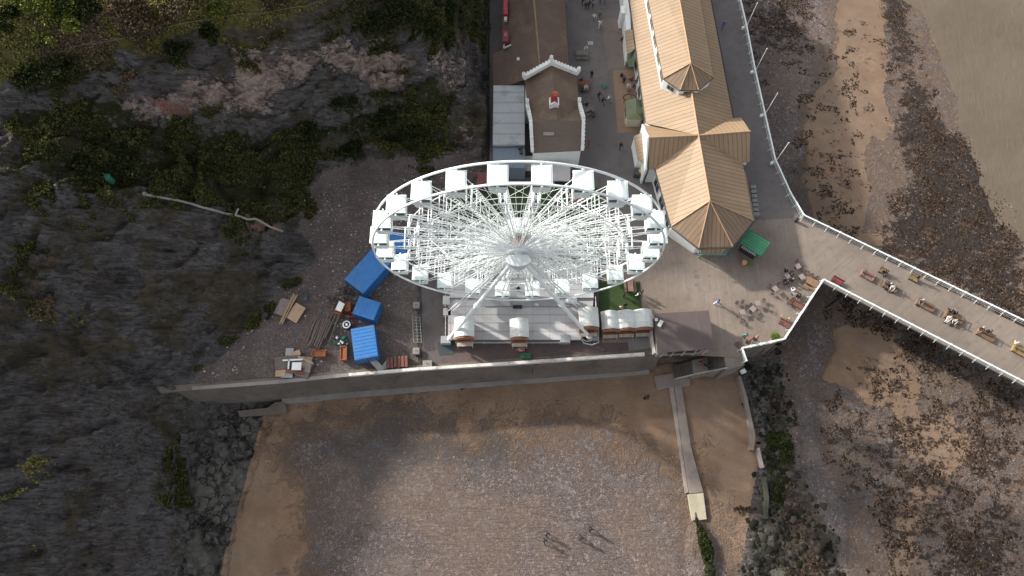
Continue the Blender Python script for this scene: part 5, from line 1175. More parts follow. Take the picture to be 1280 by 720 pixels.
# cliff things
pts = []
for k in range(13):
    f = k/12; px = 184+f*172; py = 245+f*48-4*math.sin(f*3.14); g_ = G(px, py); pts.append(V((g_.x, g_.y, g_.z)))
pts = [V((p.x, p.y, 0)) for p in pts]; zs = [max(ground(p.x, p.y), ground(p.x+.4, p.y+.4), ground(p.x-.4, p.y-.4))+.35 for p in pts]
pts = [V((p.x, p.y, z)) for p, z in zip(pts, zs)]
dp = thing('drain_pipe', tuple(pts[0]), 0, 'long pale pipe running down across the dark cliff', 'pipe'); b = MB(); b.path(pts, .17, 7); child(b, 'pipe', mat('pipe_pale', (.26, .26, .22), .7, .15), dp); b = MB(); b.path([pts[0]+V((-.3, .2, 0)), pts[0]], .28, 8); b.path([pts[8]+V((0, 0, .1)), pts[8]+V((.3, .9, .2))], .12, 6); child(b, 'collar', MATS['pipe_pale'], dp)
g_ = G(140, 227); o = thing('green_tank', (g_.x, g_.y, g_.z-.1), 0, 'small green tank among the dark bushes on the cliff', 'tank'); b = MB(); b.tube((0, 0, 0), (0, 0, 1.3), .5, 12, r2=.46); b.build('body', mat('tank_green', (.05, .22, .15), .6, .1), o)
for s_ in (-1, 1): b = MB(); b.tube((s_*.35, .3, 1.2), (s_*.45, .4, 1.6), .07, 6); b.build('handle', MATS['tank_green'], o)
# path rail along the clifftop
pts = []
for k in range(17):
    f = k/16; px = 95+f*310; py = 66-58*f+3*math.sin(f*9); g_ = G(px, py); pts.append(V((g_.x, g_.y, g_.z)))
cf = thing('path_fence', tuple(pts[0]), 0, 'thin wooden rail fence following the clifftop path', 'fence'); b = MB(); b.path([p+V((0, 0, .9)) for p in pts], .045, 4); child(b, 'rail', M_tim, cf)
for p in pts: b = MB(); b.tube(p-V((0, 0, .2)), p+V((0, 0, 1.0)), .06, 5); child(b, 'post', M_tim, cf)

# ================================================================ BUSHES
LM_b1 = leaf_mat('bush_leaves', (.03, .04, .009), (.085, .105, .022), (.19, .20, .05)); LM_b2 = leaf_mat('brown_bush', (.030, .022, .012), (.07, .052, .032), (.13, .10, .065)); LM_b3 = leaf_mat('deep_bush', (.006, .010, .004), (.020, .028, .010), (.045, .055, .02))
M_bark = mat('bark', (.07, .05, .035), .9, .3, 3)
def bush(px, py, r, h, lm, label, seed, n=1400):
    g_ = G(px, py); rr = np.random.default_rng(seed); o = thing('bush', (g_.x, g_.y, g_.z-.15), 0, label, 'bush')
    m = 9; cc = np.stack([rr.normal(0, r*.48, m), rr.normal(0, r*.48, m), rr.uniform(.3, .85, m)*h], -1); cr = rr.uniform(.35, .6, m)*r
    k = rr.integers(0, m, n); d = rr.normal(0, 1, (n, 3)); d /= np.linalg.norm(d, axis=1)[:, None]; C = cc[k]+d*(cr[k]*rr.uniform(.55, 1.05, n))[:, None]; C[:, 2] = np.abs(C[:, 2]*.9)
    f = quads_obj('foliage', C, .36, lm, .9, parent=o, aspect=.6, seed=seed); f.location = (0, 0, 0)
    b = MB()
    for i in range(4): b.tube((0, 0, 0), tuple(cc[i]), .07, 5, r2=.02)
    b.build('stem', M_bark, o); return o
B = [(60,18,2.6,2.6,LM_b1,'big bright green bush at the top left corner of the cliff'),(85,28,2.0,2.0,LM_b1,'green bush just right of the big corner bush'),(40,8,2.0,2.0,LM_b1,'green bush touching the top edge left of the big bush'),(10,28,1.9,1.8,LM_b3,'dark green bush on the left edge near the clifftop'),(55,52,1.6,1.3,LM_b1,'low green bush below the big corner bush'),(75,8,1.8,2.2,LM_b3,'very dark bush at the top edge right of the big bush'),
 (160,12,3.0,2.0,LM_b2,'wide brown bramble on the clifftop near the top edge'),(195,28,2.4,1.6,LM_b2,'brown bramble beside the rail fence'),(230,8,2.4,1.7,LM_b2,'brown leafless bramble at the top edge'),(110,20,2.2,1.9,LM_b3,'dark olive bush left of the wide brown bramble'),(270,14,1.3,1.0,LM_b1,'small yellow green bush near the clifftop path'),
 (342,8,1.5,2.0,LM_b2,'brown bush at the top edge left of the bright grass corner'),(45,98,2.4,2.6,LM_b3,'dark round bush on the cliff brow at the left'),(80,88,2.0,1.8,LM_b3,'dark bush on the cliff brow below the fence start'),(225,62,2.0,1.4,LM_b3,'dark shrub just under the clifftop path'),(265,42,1.6,1.2,LM_b3,'dark shrub on the brow near the middle of the fence'),
 (540,45,2.2,1.8,LM_b3,'dark shrub high on the slope behind the brown roofed building'),(510,22,2.4,2.0,LM_b3,'dark bush at the top of the slope left of the building'),(560,20,2.0,1.6,LM_b3,'dark bush next to the top edge close to the red box'),(470,30,2.4,1.6,LM_b3,'dark bush right of the bright grass corner'),
 (430,130,2.2,1.7,LM_b3,'dark bush in the green hollow under the pale rock'),(480,150,2.4,1.9,LM_b3,'dark bush in the middle of the green hollow'),(520,170,2.2,1.7,LM_b3,'dark bush above the gravel left of the store'),(390,165,2.0,1.5,LM_b3,'dark bush at the left of the green hollow'),(545,190,1.7,1.3,LM_b1,'olive bush at the foot of the slope by the gravel'),(450,185,2.0,1.4,LM_b3,'dark bush at the edge of the gravel'),
 (160,200,2.4,1.6,LM_b3,'dark bush above the green tank'),(250,210,2.2,1.5,LM_b3,'dark bush above the pale pipe'),(110,215,1.8,1.2,LM_b3,'dark low bush left of the green tank')]
for i, (px, py, r, h, lm, lb) in enumerate(B): bush(px, py, r, h, lm, lb, 100+i)
# ================================================================ FURNITURE
def bench_parts(o, m, tbl=False, L_=1.8):
    if tbl:
        b = MB()
        for k in range(5): b.box((0, -.32+k*.16, .75), (L_, .14, .05))
        b.build('table_top', m, o)
        for s_ in (-1, 1):
            b = MB(); b.box((0, s_*.72-.08, .45), (L_, .13, .05)); b.box((0, s_*.72+.08, .45), (L_, .13, .05)); b.build('seat', m, o)
        for s_ in (-1, 1):
            b = MB(); b.box((s_*L_*.36, 0, .40), (.07, 1.5, .08)); b.tube((s_*L_*.36, -.3, .72), (s_*L_*.36, -.65, 0), .05, 4); b.tube((s_*L_*.36, .3, .72), (s_*L_*.36, .65, 0), .05, 4); b.build('frame', m, o)
    else:
        b = MB()
        for k in range(3): b.box((0, -.18+k*.17, .45), (L_, .14, .04))
        b.build('seat', m, o)
        b = MB(); M = Matrix.Rotation(R(-14), 4, 'X')
        for k in range(3): b.box((0, .30+k*.045, .58+k*.15), (L_, .04, .12), M=M)
        b.build('backrest', m, o)
        for s_ in (-1, 1):
            b = MB(); b.box((s_*(L_/2-.12), 0, .22), (.06, .5, .44)); b.box((s_*(L_/2-.1), .0, .66), (.07, .55, .05)); b.tube((s_*(L_/2-.1), .28, 0), (s_*(L_/2-.1), .38, .98), .04, 5); b.build('end_frame', M_dark, o)
def bench(px, py, deg, label, m=M_wood, tbl=False, L_=1.9, z=.02, cat=None):
    p = W(px, py, z); o = thing('picnic_table' if tbl else 'bench', p, R(deg), label, cat or ('picnic table' if tbl else 'bench')); bench_parts(o, m, tbl, L_); return o
M_yw = mat('yellow_wood', (.27, .185, .085), .7, .2, 2); M_pk = mat('pinkish_wood', (.23, .13, .115), .7, .2, 2); M_gyw = mat('grey_wood', (.17, .15, .14), .8, .2, 2)
PDG = -33   # direction of the pier benches
def dbl(px, py, deg, label, m, L_=2.6):
    """back to back bench"""
    p = W(px, py, .02); o = thing('double_bench', p, R(deg), label, 'bench')
    for s_ in (-1, 1):
        b = MB()
        for k in range(3): b.box((0, s_*(.22+k*.16), .45), (L_, .13, .04))
        b.build('seat', m, o)
    b = MB()
    for k in range(3): b.box((0, 0, .56+k*.15), (L_, .05, .11))
    b.build('backrest', m, o)
    for s_ in (-1, 1):
        b = MB(); b.box((s_*(L_/2-.08), 0, .22), (.07, 1.15, .44)); b.box((s_*(L_/2-.06), 0, .70), (.09, 1.15, .06)); b.tube((s_*(L_/2-.06), -.52, .4), (s_*(L_/2-.06), -.52, .7), .04, 5); b.tube((s_*(L_/2-.06), .52, .4), (s_*(L_/2-.06), .52, .7), .04, 5); b.build('end_frame', m, o)
    return o
dbl(1083,345,PDG,'empty pink double bench nearest the pavilion on the pier',M_pk,1.9)
dbl(1111,359,PDG,'orange brown double bench behind the couple in white on the pier',M_wood,2.0)
dbl(1155,382,PDG,'pale brown double bench with one grey clad person at its end',M_wood,2.5)
dbl(1190,398,PDG,'dark brown double bench under the group in black and white',M_wood,2.4)
dbl(1230,419,PDG,'double bench under the person with a brown coat on the pier',M_wood,2.4)
dbl(1276,441,PDG,'yellow double bench cut by the right edge of the photo',M_yw,2.8)
bench(1102,341,PDG,'yellow bench near the upper pier railing with a figure in black',M_yw,L_=1.3)
bench(1140,350,PDG,'yellow bench near the upper pier railing further right with a dark figure',M_yw,L_=1.3)
bench(1045,353,PDG,'dark red bench against the lower pier railing corner',mat('deep_red', (.22, .035, .03), .7, .2),L_=1.7)
bench(996,383,PDG,'long dark red bench seating two people by the sloping railing',M_redw,L_=2.6)
bench(981,407,PDG,'dark red bench by the sloping railing beside the yellow topped child',M_redw,L_=2.0)
bench(1013,356,PDG,'orange picnic table at the top of the sloping railing',mat('orange_wood', (.26, .15, .08), .7, .2, 2),True,1.8)
bench(727,70,0,'long grey bench on the promenade with a pale clad person at its end',M_gyw,True,2.0)
bench(730,107,0,'dark picnic table with three people right of the toothed parapet',M_redw,True,1.8)
bench(736,139,25,'dark picnic table lower down the shop side with two people',M_gyw,True,1.7)
bench(787,358,92,'pink brown picnic table on the lawn',M_pk,True,2.1)
bench(781,48,80,'small dark bench beside the striped lean to of the pavilion',M_gyw,L_=1.4)
# cafe tables and chairs
def cafe_table(m):
    o = thing('cafe_table', (0, 0, 0)); b = MB(); b.prism([(-.38, -.38), (.38, -.38), (.38, .38), (-.38, .38)], .71, .75); b.build('top', m, o)
    b = MB(); b.tube((0, 0, .03), (0, 0, .71), .035, 6); b.tube((0, 0, 0), (0, 0, .03), .25, 10); b.build('stand', M_dark, o); return o
M_tt = mat('table_top_grey', (.26, .21, .19), .6, .1); ct = cafe_table(M_tt); TB = [(995,335,20,'pale square cafe table standing alone nearest the pier',1),(982,347,30,'square cafe table ringed by seated people in black',0),(967,363,35,'cafe table with three empty chairs left of the seated group',0),(1000,348,25,'cafe table close to the orange picnic table',0),(945,381,10,'cafe table at the right end of the empty chair cluster',0),(939,388,40,'cafe table in the middle of the empty chair cluster',0),(926,392,5,'cafe table at the lower left of the empty chair cluster',0),(991,368,15,'cafe table with a white bag near the long dark red bench',1)]
for i, (x, y, d, lb, wh) in enumerate(TB):
    o = place(ct, i > 0, W(x, y, .012), R(d), lb, 'table', 'cafe tables on the terrace')
M_ch = mat('rattan_brown', (.075, .052, .045), .7, .25, 4)
def chair():
    o = thing('chair', (0, 0, 0)); b = MB(); b.tube((0, 0, .42), (0, 0, .47), .25, 10); b.build('seat', mat('seat_pad', (.14, .10, .09), .7, .2), o)
    b = MB(); b.path([(.27*math.cos(R(a)), .27*math.sin(R(a)), .72) for a in range(-20, 201, 20)], .035, 5); b.path([(.27*math.cos(R(a)), .27*math.sin(R(a)), .58) for a in range(-20, 201, 20)], .025, 5)
    for a in (0, 45, 90, 135, 180): b.tube((.25*math.cos(R(a)), .25*math.sin(R(a)), .45), (.27*math.cos(R(a)), .27*math.sin(R(a)), .72), .02, 4)
    b.build('backrest', M_ch, o)
    for a in (45, 135, 225, 315): b = MB(); b.tube((.18*math.cos(R(a)), .18*math.sin(R(a)), .43), (.24*math.cos(R(a)), .24*math.sin(R(a)), 0), .02, 4); b.build('leg', M_ch, o)
    return o
ch = chair()
CH = [(995,328,995,335,'chair above the lone pale cafe table'),(1001,337,995,335,'chair right of the lone pale cafe table'),(988,342,982,347,'chair at the upper right of the black clad group'),(978,354,982,347,'chair below the black clad group'),(961,359,967,363,'empty chair at the upper left of the three chair table'),(972,357,967,363,'empty chair at the upper right of the three chair table'),(964,368,967,363,'empty chair below the three chair table'),
      (1004,353,1000,348,'chair between a cafe table and the orange picnic table'),(1013,346,1000,348,'chair just above the orange picnic table'),(1020,349,1013,356,'chair at the tip of the sloping railing'),(1008,343,1000,348,'chair above the cafe table near the orange picnic table'),
      (983,374,991,368,'chair at the upper left end of the long dark red bench'),(984,380,991,368,'chair touching the left end of the long dark red bench'),(997,371,991,368,'chair right of the cafe table with the white bag'),
      (927,379,939,388,'topmost chair in the empty chair cluster'),(920,380,926,392,'leftmost upper chair in the empty chair cluster'),(937,383,939,388,'chair in the centre of the empty chair cluster'),(953,377,945,381,'chair at the upper right of the empty chair cluster'),(957,386,945,381,'rightmost lower chair of the empty chair cluster'),(921,396,926,392,'leftmost lower chair of the empty chair cluster'),(931,387,939,388,'chair left of the middle table in the empty cluster'),(926,403,926,392,'lowest chair of the empty chair cluster'),(941,395,939,388,'chair just below the middle table in the empty cluster')]
for i, (x, y, tx, ty, lb) in enumerate(CH):
    p, q = W(x, y, .012), W(tx, ty, .012); d = p-q; o = place(ch, i > 0, p, math.atan2(d.y, d.x)-math.pi/2, 'brown round backed '+lb, 'chair', 'cafe chairs on the terrace')
M_fol = mat('parasol_pink', (.40, .16, .15), .7, .15)
def parasol(px, py, deg, label, m): 
    p = W(px, py, 0); o = thing('folded_parasol', p, R(deg), label, 'parasol'); b = MB(); b.tube((0, 0, 0), (0, 0, 2.3), .03, 6); b.build('pole', M_dark, o); b = MB(); b.tube((0, 0, 1.0), (0, 0, 2.4), .22, 8, r2=.05); b.build('canopy', m, o); b = MB(); b.tube((0, 0, 0), (0, 0, .12), .3, 10); b.build('base', M_dark, o)
parasol(943,424,0,'folded pink parasol by the low railing of the terrace',M_fol); parasol(934,428,0,'folded dull red parasol next to the person in teal',mat('parasol_red', (.26, .06, .05), .7, .15))
p = W(967,422,0); o = thing('potted_shrub', p, 0, 'bright green potted shrub inside the corner of the terrace railing', 'plant'); b = MB(); b.tube((0, 0, 0), (0, 0, .5), .38, 12, r2=.5); b.build('pot', M_redw, o)
rr = np.random.default_rng(5); d = rr.normal(0, 1, (700, 3)); d /= np.linalg.norm(d, axis=1)[:, None]; C = d*rr.uniform(.3, .75, 700)[:, None]; C[:, 2] = np.abs(C[:, 2])+.5; f = quads_obj('foliage', C, .16, leaf_mat('shrub_leaves', (.05, .09, .01), (.12, .19, .025), (.22, .30, .06)), .9, parent=o, seed=9)
p = W(922,431,0); o = thing('barrel_planter', p, 0, 'brown barrel planter at the left end of the low terrace railing', 'planter'); b = MB(); b.tube((0, 0, 0), (0, 0, .6), .38, 12, r2=.42); b.build('tub', M_redw, o); b = MB(); b.tube((0, 0, .55), (0, 0, .62), .36, 10); b.build('soil', M_dark, o)
# kiosks
o = thing('green_kiosk', tuple(W(791,148,0)), R(-3), 'olive green hexagonal roofed kiosk against the pavilion wall', 'kiosk'); b = MB(); b.prism([(-1.1, -1.6), (1.1, -1.6), (1.35, -.9), (1.35, .9), (1.1, 1.6), (-1.1, 1.6), (-1.35, .9), (-1.35, -.9)], 0, 2.3); b.build('walls', mat('cream_wall', (.55, .50, .38), .8, .1), o)
gm = mat('olive_roof', (.135, .165, .095), .7, .15, 1); gm2 = mat('olive_light', (.20, .22, .11), .7, .15, 1)
b = MB(); pr = [(-1.25, -1.8, 2.3), (1.25, -1.8, 2.3), (1.5, -.95, 2.3), (1.5, 1.7, 2.3), (-1.5, 1.7, 2.3), (-1.5, -.95, 2.3), (0, -1.0, 3.1), (0, 1.7, 3.0)]; b.add(pr, [(0, 1, 6), (1, 2, 6), (2, 3, 7, 6), (5, 6, 7, 4), (0, 6, 5), (3, 4, 7), (0, 5, 4, 3, 2, 1)], 0); b.mi[0] = 1; b.mi[1] = 0; b.build('roof', [gm, gm2], o)
b = MB(); b.box((-1.4, 0, 1.4), (.06, 1.5, .9)); b.build('hatch', M_dark, o)
b = MB(); pp = W(787,122,.9); b.path([(pp.x+1.05*math.cos(k*.314), pp.y+.62*math.sin(k*.314), .95) for k in range(20)], .09, 6, closed=True)
for k in range(0, 20, 4): b.tube((pp.x+1.05*math.cos(k*.314), pp.y+.62*math.sin(k*.314), 0), (pp.x+1.05*math.cos(k*.314), pp.y+.62*math.sin(k*.314), .95), .04, 5)
tag(b.build('hoop_rail', M_dark), 'dark oval hoop rail just above the olive green kiosk', 'rail')
o = thing('striped_stall', tuple(W(935,314,0)), R(-36), 'stall with bright green striped canopy at the rounded end of the pavilion', 'stall', s=1.2); b = MB(); b.box((0, 0, .5), (2.0, 1.3, 1.0)); b.build('counter', M_dark, o)
gs = seam_mat('green_stripes', (.045, .24, .12), .34, .18, .45, .6, var=.2, patch=(.10, .30, .13)); b = MB(); P = [V((-1.5, -.9, 2.2)), V((1.5, -.9, 2.2)), V((1.5, 1.1, 2.7)), V((-1.5, 1.1, 2.7))]; b.slab(P, .07, eave=(P[0], P[3])); b.build('canopy', gs, o)
for sx in (-1.35, 1.35):
    for sy in (-.8, 1.0): b = MB(); b.tube((sx, sy, 0), (sx, sy, 2.3), .05, 6); b.build('post', MATS['teal_paint'], o)
b = MB(); r_ = random.Random(3)
for k in range(8): b.box((-.9+k*.25, -.5, 1.05), (.16, .3, .14), rz=r_.uniform(-.3, .3))
b.build('goods', M_dwhite, o)
p = W(929,330,0); b = MB(); b.tube((p.x, p.y, 0), (p.x, p.y, .7), .3, 10, r2=.38); tag(b.build('tub', mat('orange_tub', (.50, .30, .10), .7, .2)), 'orange tub standing below the green striped stall', 'tub')
p = W(937,331,0); C = rr.normal(0, .2, (200, 3))+[0, 0, .5]; f = quads_obj('potted_plant', C+np.array([p.x, p.y, 0]), .14, MATS['shrub_leaves'], .9, seed=11); tag(f, 'small green plant beside the orange tub', 'plant')
b = MB(); p = W(738,96.5,0); p = W(738,109,0)
for (x, y, lb) in ((738,54,'pale square hatch plate set in the promenade'),):
    q = W(x, y, 0); b = MB(); b.box((q.x, q.y, .02), (.9, .75, .03)); tag(b.build('hatch_plate', M_grey), lb, 'hatch')
q = W(755,108,0); o = thing('a_board', q, R(8), 'small teal sign board standing in the middle of the promenade', 'sign'); b = MB(); b.box((0, -.12, .45), (.6, .04, .9), M=Matrix.Rotation(R(-14), 4, 'X')); b.build('front_panel', mat('teal_sign', (.10, .34, .31), .6, .1), o); b = MB(); b.box((0, .12, .45), (.6, .04, .9), M=Matrix.Rotation(R(14), 4, 'X')); b.build('back_panel', MATS['teal_sign'], o)
for (x, y) in ((871,346),(871,356)):
    q = W(x, y, 0); b = MB(); b.box((q.x, q.y, .02), (.75, .6, .012)); tag(b.build('drain_cover', M_gyw), 'square drain cover in the terrace planks, %s of the pair' % ('upper' if y < 350 else 'lower'), 'drain cover')
p = W(1005,276,0); b = MB(); b.tube((p.x-1.3, p.y-.1, 0), (p.x-1.3, p.y-.1, .9), .25, 10); tag(b.build('litter_bin', M_dark), 'dark litter bin inside the railing corner at the pier entrance', 'litter bin')
p = W(929,463,-3.5); b = MB(); b.box((p.x+.2, p.y, -4.2), (.7, .6, .5), rz=.4); tag(b.build('white_block', M_white), 'white block lying among the dark rocks below the landing', 'block')
def cluster(px, py, n, r, label):
    p = W(px, py, -6); rr = random.Random(px); b = MB(); z = ground(p.x, p.y); o = thing('seaweed_clump', (p.x, p.y, z), 0, label, 'seaweed')
    for k in range(n):
        a, d = rr.uniform(0, 6.28), r*rr.random(); s_ = rr.uniform(.12, .35); b.box((d*math.cos(a)*1.6, d*math.sin(a)*.7, .08), (s_*1.6, s_, .18), M=Euler((rr.uniform(-.4, .4), rr.uniform(-.4, .4), a)).to_matrix().to_4x4())
    b.build('weed', MATS['weedy_stone'], o)
cluster(928,637,16,.9,'dark clump of weed on the open sand right of the slip'); cluster(807,497,5,.4,'small dark weed clump on the shaded sand left of the slip'); cluster(581,484,9,.8,'dark weed on the foot of the sea wall below the middle hut'); cluster(601,480,4,.3,'single dark spot of weed at the sea wall foot')

# ================================================================ PEOPLE
def body(name, pose):
    """one continuous skinned figure, 1.72 m"""
    v = []; e = []; rad = []
    def add(p, r, par=None):
        v.append(p); rad.append(r if isinstance(r, tuple) else (r, r))
        if par is not None: e.append((par, len(v)-1))
        return len(v)-1
    sit = pose == 'sit'; hz_ = .50 if sit else .93
    pel = add((0, 0, hz_), (.155, .12)); ab = add((0, .01, hz_+.18), (.135, .10), pel); chn = add((0, .01, hz_+.38), (.165, .115), ab); nb = add((0, 0, hz_+.54), (.075, .07), chn)
    hd = add((0, -.02, hz_+.62), (.07, .075), nb); h2 = add((0, -.025, hz_+.71), (.088, .10), hd); add((0, -.015, hz_+.78), (.07, .08), h2); add((0, -.13, hz_+.69), (.018, .018), h2)
    for s_ in (-1, 1): add((s_*.088, 0, hz_+.69), (.02, .015), h2)
    for s_ in (-1, 1):
        sh = add((s_*.19, .01, hz_+.46), .062, chn)
        if sit: el = add((s_*.24, -.08, hz_+.22), .045, sh); wr = add((s_*.15, -.32, hz_+.16), .032, el); hn = add((s_*.13, -.38, hz_+.15), (.035, .02), wr); fd = (0, -1, -.2)
        elif pose == 'walk': el = add((s_*.24, -.10*s_, hz_+.20), .045, sh); wr = add((s_*.24, -.24*s_-.04, hz_-.02), .032, el); hn = add((s_*.235, -.27*s_-.05, hz_-.08), (.02, .036), wr); fd = (0, -.3*s_, -1)
        else: el = add((s_*.25, .03, hz_+.18), .045, sh); wr = add((s_*.25, -.05, hz_-.06), .032, el); hn = add((s_*.25, -.06, hz_-.12), (.02, .036), wr); fd = (0, -.2, -1)
        F = V(fd).normalized(); side = V((1, 0, 0)) if sit else V((0, 1, 0)); hp_ = V(v[hn])
        for k, ln in enumerate((.065, .078, .074, .058)): 
            a = add(tuple(hp_+side*((k-1.5)*.018)+F*.035), .010, hn); add(tuple(hp_+side*((k-1.5)*.020)+F*(.035+ln*.6)+V((-s_*.004, 0, 0))), .0085, a)
        t1 = add(tuple(hp_-side*.04+F*.0), .012, hn); add(tuple(hp_-side*.055+F*.035), .009, t1)
        hip = add((s_*.09, 0, hz_-.04), .095, pel)
        if sit: kn = add((s_*.11, -.42, hz_-.02), .062, hip); an = add((s_*.11, -.44, .09), .042, kn)
        elif pose == 'walk': kn = add((s_*.10, .16*s_-.06, .50), .062, hip); an = add((s_*.10, .33*s_, .10+(.06 if s_ > 0 else 0)), .042, kn)
        else: kn = add((s_*.10, -.01, .50), .062, hip); an = add((s_*.11, .02, .09), .042, kn)
        q = v[an]; hl = add((q[0], q[1]-.05, q[2]-.045), (.042, .035), an); add((q[0]+s_*.01, q[1]-.18, q[2]-.055), (.042, .025), hl)
    me = bpy.data.meshes.new(name); me.from_pydata(v, e, []); o = bpy.data.objects.new(name, me); COL.objects.link(o)
    o.modifiers.new('skin', 'SKIN'); sv = me.skin_vertices[0].data
    for i, r in enumerate(rad): sv[i].radius = r
    sv[0].use_root = True
    sb = o.modifiers.new('sub', 'SUBSURF'); sb.levels = 1; sb.render_levels = 1
    dg = bpy.context.evaluated_depsgraph_get(); m2 = bpy.data.meshes.new_from_object(o.evaluated_get(dg)); bpy.data.objects.remove(o)
    m2.materials.clear()
    for n in range(4): m2.materials.append(None)
    top0 = hz_-.03
    for p in m2.polygons:
        c = p.center; p.use_smooth = True
        if c.z > hz_+.555: k = 0
        elif sit: k = 0 if (c.y < -.33 and c.z > hz_+.06) else (1 if c.z > hz_+.07 or (abs(c.x) > .17 and c.z > hz_) else (3 if c.z < .11 else 2))
        else: k = 0 if (abs(c.x) > .17 and c.z < hz_-.04 and c.z > .6) else (1 if (c.z > top0 or abs(c.x) > .2) else (3 if c.z < .10 else 2))
        p.material_index = k
    return m2, hz_
BD = {k: body('body_'+k, k) for k in ('stand', 'walk', 'sit')}
def hairmesh(long=False):
    b = MB(); n = 10; rings = []
    for j in range(5):
        ph = j/4*math.pi*.52; r = .105*math.sin(ph)+.001; z = .115*math.cos(ph)
        rings.append([V((r*math.cos(2*math.pi*k/n)*.92, r*math.sin(2*math.pi*k/n)*1.08, z)) for k in range(n)])
    if long: rings.append([V((.10*math.cos(2*math.pi*k/n)*.95, max(-.03, .11*math.sin(2*math.pi*k/n)+.02), -.12)) for k in range(n)])
    b.add([p for r_ in rings for p in r_], [(j*n+k, (j+1)*n+k, (j+1)*n+(k+1) % n, j*n+(k+1) % n) for j in range(len(rings)-1) for k in range(n)])
    me = bpy.data.meshes.new('hair'); me.from_pydata([tuple(x) for x in b.v], [], b.f); me.materials.append(None)
    for p in me.polygons: p.use_smooth = True
    return me
HM = [hairmesh(), hairmesh(True)]
CC = dict(black=(.012,.012,.014), navy=(.02,.03,.07), white=(.70,.70,.68), grey=(.20,.20,.21), red=(.40,.03,.035), blue=(.06,.13,.30), pink=(.55,.22,.24), yellow=(.60,.45,.10), teal=(.05,.30,.26), brown=(.13,.08,.05), khaki=(.28,.24,.15), denim=(.07,.09,.15), cream=(.55,.50,.40), purple=(.14,.08,.28), green=(.08,.16,.07), skin=(.48,.29,.21), dhair=(.03,.02,.014), bhair=(.30,.20,.09), ghair=(.35,.34,.32))
CM = {k: mat('cloth_'+k if 'hair' not in k and k != 'skin' else k, c, .85, .08) for k, c in CC.items()}
def person(px, py, pose, deg, top, legs, hair, label, long=0, s=1.0, z=.02, zpt=None, off=None, group=None):
    me, hz_ = BD[pose]; p = W(px, py, z) if zpt is None else zpt
    if off: p = p+V(off)
    o = bpy.data.objects.new('person', me); COL.objects.link(o); o.location = p; o.rotation_euler = (0, 0, R(deg)); o.scale = (s*1.22, s*1.28, s*1.02)
    for i, m in enumerate((CM['skin'], CM[top], CM[legs], CM['black'])): o.material_slots[i].link = 'OBJECT'; o.material_slots[i].material = m
    h = bpy.data.objects.new('hair', HM[long]); COL.objects.link(h); h.parent = o; h.location = (0, -.005, hz_+.735); h.material_slots[0].link = 'OBJECT'; h.material_slots[0].material = CM[hair]
    tag(o, label, 'person', group); return o
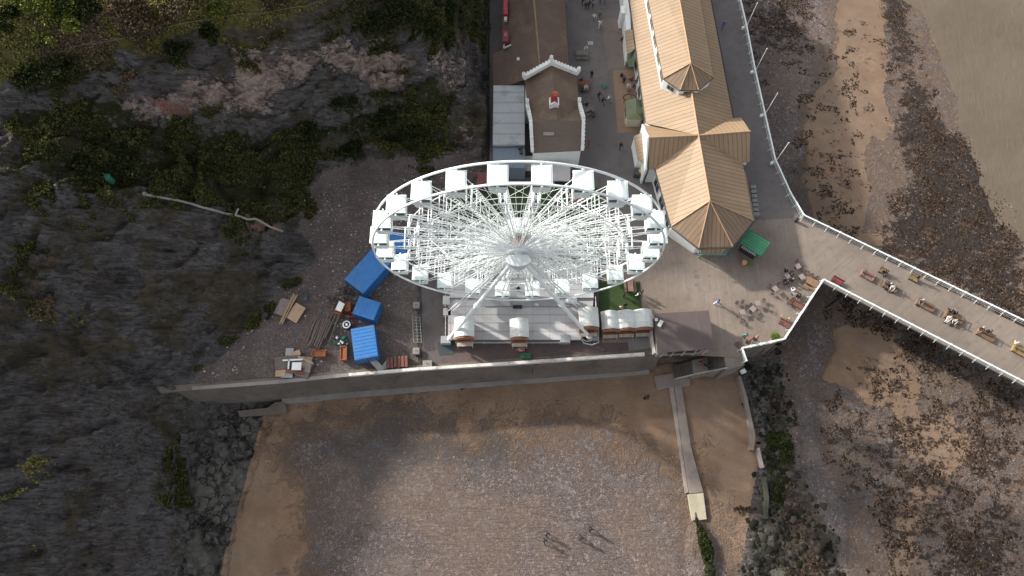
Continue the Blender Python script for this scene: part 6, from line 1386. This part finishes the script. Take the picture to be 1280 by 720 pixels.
PP = [ # px,py,pose,deg,top,legs,hair,label
 (728,6,'walk',200,'black','black','dhair','person in black walking at the head of the top promenade group'),(732,12,'stand',160,'black','denim','dhair','person in black at the left of the top promenade group'),(736,10,'walk',190,'navy','black','dhair','person in navy in the middle of the top promenade group'),(741,4,'stand',170,'cream','denim','bhair','person in cream top beside the top promenade group'),(741,10,'walk',180,'grey','black','dhair','person in grey at the right of the top promenade group'),(750,3,'walk',10,'black','black','dhair','left one of two people in black at the top edge'),(756,3,'walk',10,'black','denim','bhair','right one of two people in black at the top edge'),
 (742,26,'walk',190,'white','denim','bhair','person in white top walking below the top promenade group'),(750,21,'walk',170,'khaki','black','dhair','person in khaki behind the one in white dress'),(749,34,'walk',185,'white','white','dhair','person all in white with dark hair on the promenade'),
 (707,9,'stand',90,'grey','denim','ghair','person in grey by the brown roof gutter at the top'),(732,64,'sit',0,'cream','grey','ghair','person in cream seated at the end of the long grey bench'),(739,97,'stand',150,'black','black','dhair','person in black standing above the dark picnic table'),(726,104,'sit',180,'black','black','dhair','person in black on the far side of the dark picnic table'),(732,112,'sit',0,'white','denim','bhair','person in white on the near side of the dark picnic table'),(727,112,'sit',0,'brown','black','dhair','person in brown on the near side of the dark picnic table'),
 (748,123,'walk',30,'black','black','dhair','left person in black of the trio crossing the promenade'),(753,130,'walk',40,'black','denim','dhair','middle person in black of the trio crossing the promenade'),(760,127,'walk',60,'white','grey','bhair','person in white at the right of the trio on the promenade'),(733,134,'sit',200,'black','denim','dhair','person in black at the lower picnic table by the parapet'),(740,143,'sit',20,'brown','black','bhair','person in brown at the lower picnic table by the parapet'),
 (776,98,'sit',160,'black','black','dhair','person in black at the left of the paved patch group'),(779,104,'stand',140,'navy','black','dhair','person in navy on the paved patch'),(785,110,'sit',0,'white','grey','bhair','person in white on the paved patch above the hoop rail'),(789,103,'sit',200,'brown','black','dhair','person in brown at the right of the paved patch group'),(792,109,'stand',240,'grey','black','dhair','person in grey next to the pavilion wall by the paved patch'),
 (775,186,'walk',180,'black','black','dhair','lone person in black on the promenade near the wing of the pavilion'),(735,184,'stand',80,'red','brown','dhair','person in dull red beside the right toothed parapet'),(903,35,'walk',0,'purple','denim','bhair','person in purple on the seaward walk beside the pavilion'),(781,50,'sit',270,'grey','black','dhair','person in grey on the small bench by the lean to'),
 (779,371,'stand',90,'black','black','dhair','person in black on the lawn left of the picnic table'),(796,371,'walk',60,'white','black','dhair','person in white on the right edge of the lawn'),(801,368,'stand',250,'black','black','dhair','person in black on the right edge of the lawn'),(780,384,'stand',180,'black','green','dhair','person in black at the foot of the lawn by the huts'),(775,388,'stand',140,'cream','denim','bhair','person in cream at the foot of the lawn by the huts'),
 (895,380,'walk',110,'blue','white','dhair','lone person in blue and white right of the brown kiosk roof'),(980,341,'sit',150,'black','black','dhair','person in black left of the ringed cafe table'),(987,346,'sit',270,'black','navy','dhair','person in black right of the ringed cafe table'),(988,352,'sit',300,'black','black','bhair','person in black at the lower right of the ringed cafe table'),(978,351,'sit',30,'navy','black','dhair','person in navy below the ringed cafe table'),
 (990,365,'sit',200,'white','blue','ghair','person in white by the cafe table above the long dark red bench'),(996,372,'sit',300,'black','black','dhair','person in black above the long dark red bench'),(975,397,'stand',40,'pink','denim','bhair','child in pink by the sloping railing'),(984,400,'stand',210,'yellow','black','bhair','child in yellow by the sloping railing'),(929,422,'stand',160,'teal','black','dhair','person in teal with dark hair at the low terrace railing'),
 (1102,341,'sit',20,'black','black','dhair','person in black on the left yellow bench of the pier'),(1144,349,'stand',20,'black','black','dhair','person in black beside the right yellow bench of the pier'),(1109,358,'sit',-33,'navy','black','ghair','person in navy on the orange brown pier bench'),(1113,361,'sit',-33,'white','grey','bhair','person in white on the orange brown pier bench'),(1149,378,'sit',-33,'grey','denim','ghair','person in grey at the end of the pale brown pier bench'),
 (1184,391,'sit',147,'black','black','dhair','left person in black on the dark brown pier bench'),(1190,393,'sit',147,'black','denim','dhair','right person in black on the dark brown pier bench'),(1183,399,'sit',-33,'white','white','bhair','left person in white on the dark brown pier bench'),(1190,403,'sit',-33,'white','black','bhair','right person in white on the dark brown pier bench'),(1223,412,'sit',-33,'brown','khaki','ghair','person in brown coat on the pier bench near the right'),(1230,417,'stand',-33,'black','black','dhair','person in black beside the brown coated one on the pier'),(1266,431,'sit',147,'cream','khaki','ghair','person in cream on the yellow pier bench at the right edge')]
for p_ in PP:
    seat = p_[2] == 'sit'; child_ = 'child' in p_[7]
    person(*p_, long=1 if p_[6] == 'bhair' else 0, s=.72 if child_ else 1.02)
person(648,364,'stand',180,'black','black','dhair','person in black standing in the middle of the boarding platform', z=1.35)
for x, y, po, d, t_, lb in ((683,668,'walk',30,'black','upper person of the left pair on the pebble beach'),(680,676,'walk',30,'navy','lower person of the left pair on the pebble beach'),(737,662,'walk',200,'black','upper person of the right pair on the pebble beach'),(725,673,'walk',200,'black','lower person of the right pair on the pebble beach')):
    g_ = G(x, y); person(0, 0, po, d, t_, 'black', 'dhair', lb+' in dark clothes', zpt=g_)
for x, y, z, t_, lb in ((877,454,-2.7,'red','person in red on the landing of the beach steps'),(883,459,-2.7,'black','person in black next to the one in red on the beach steps')):
    person(x, y, 'walk', 80, t_, 'black', 'dhair', lb, z=z)
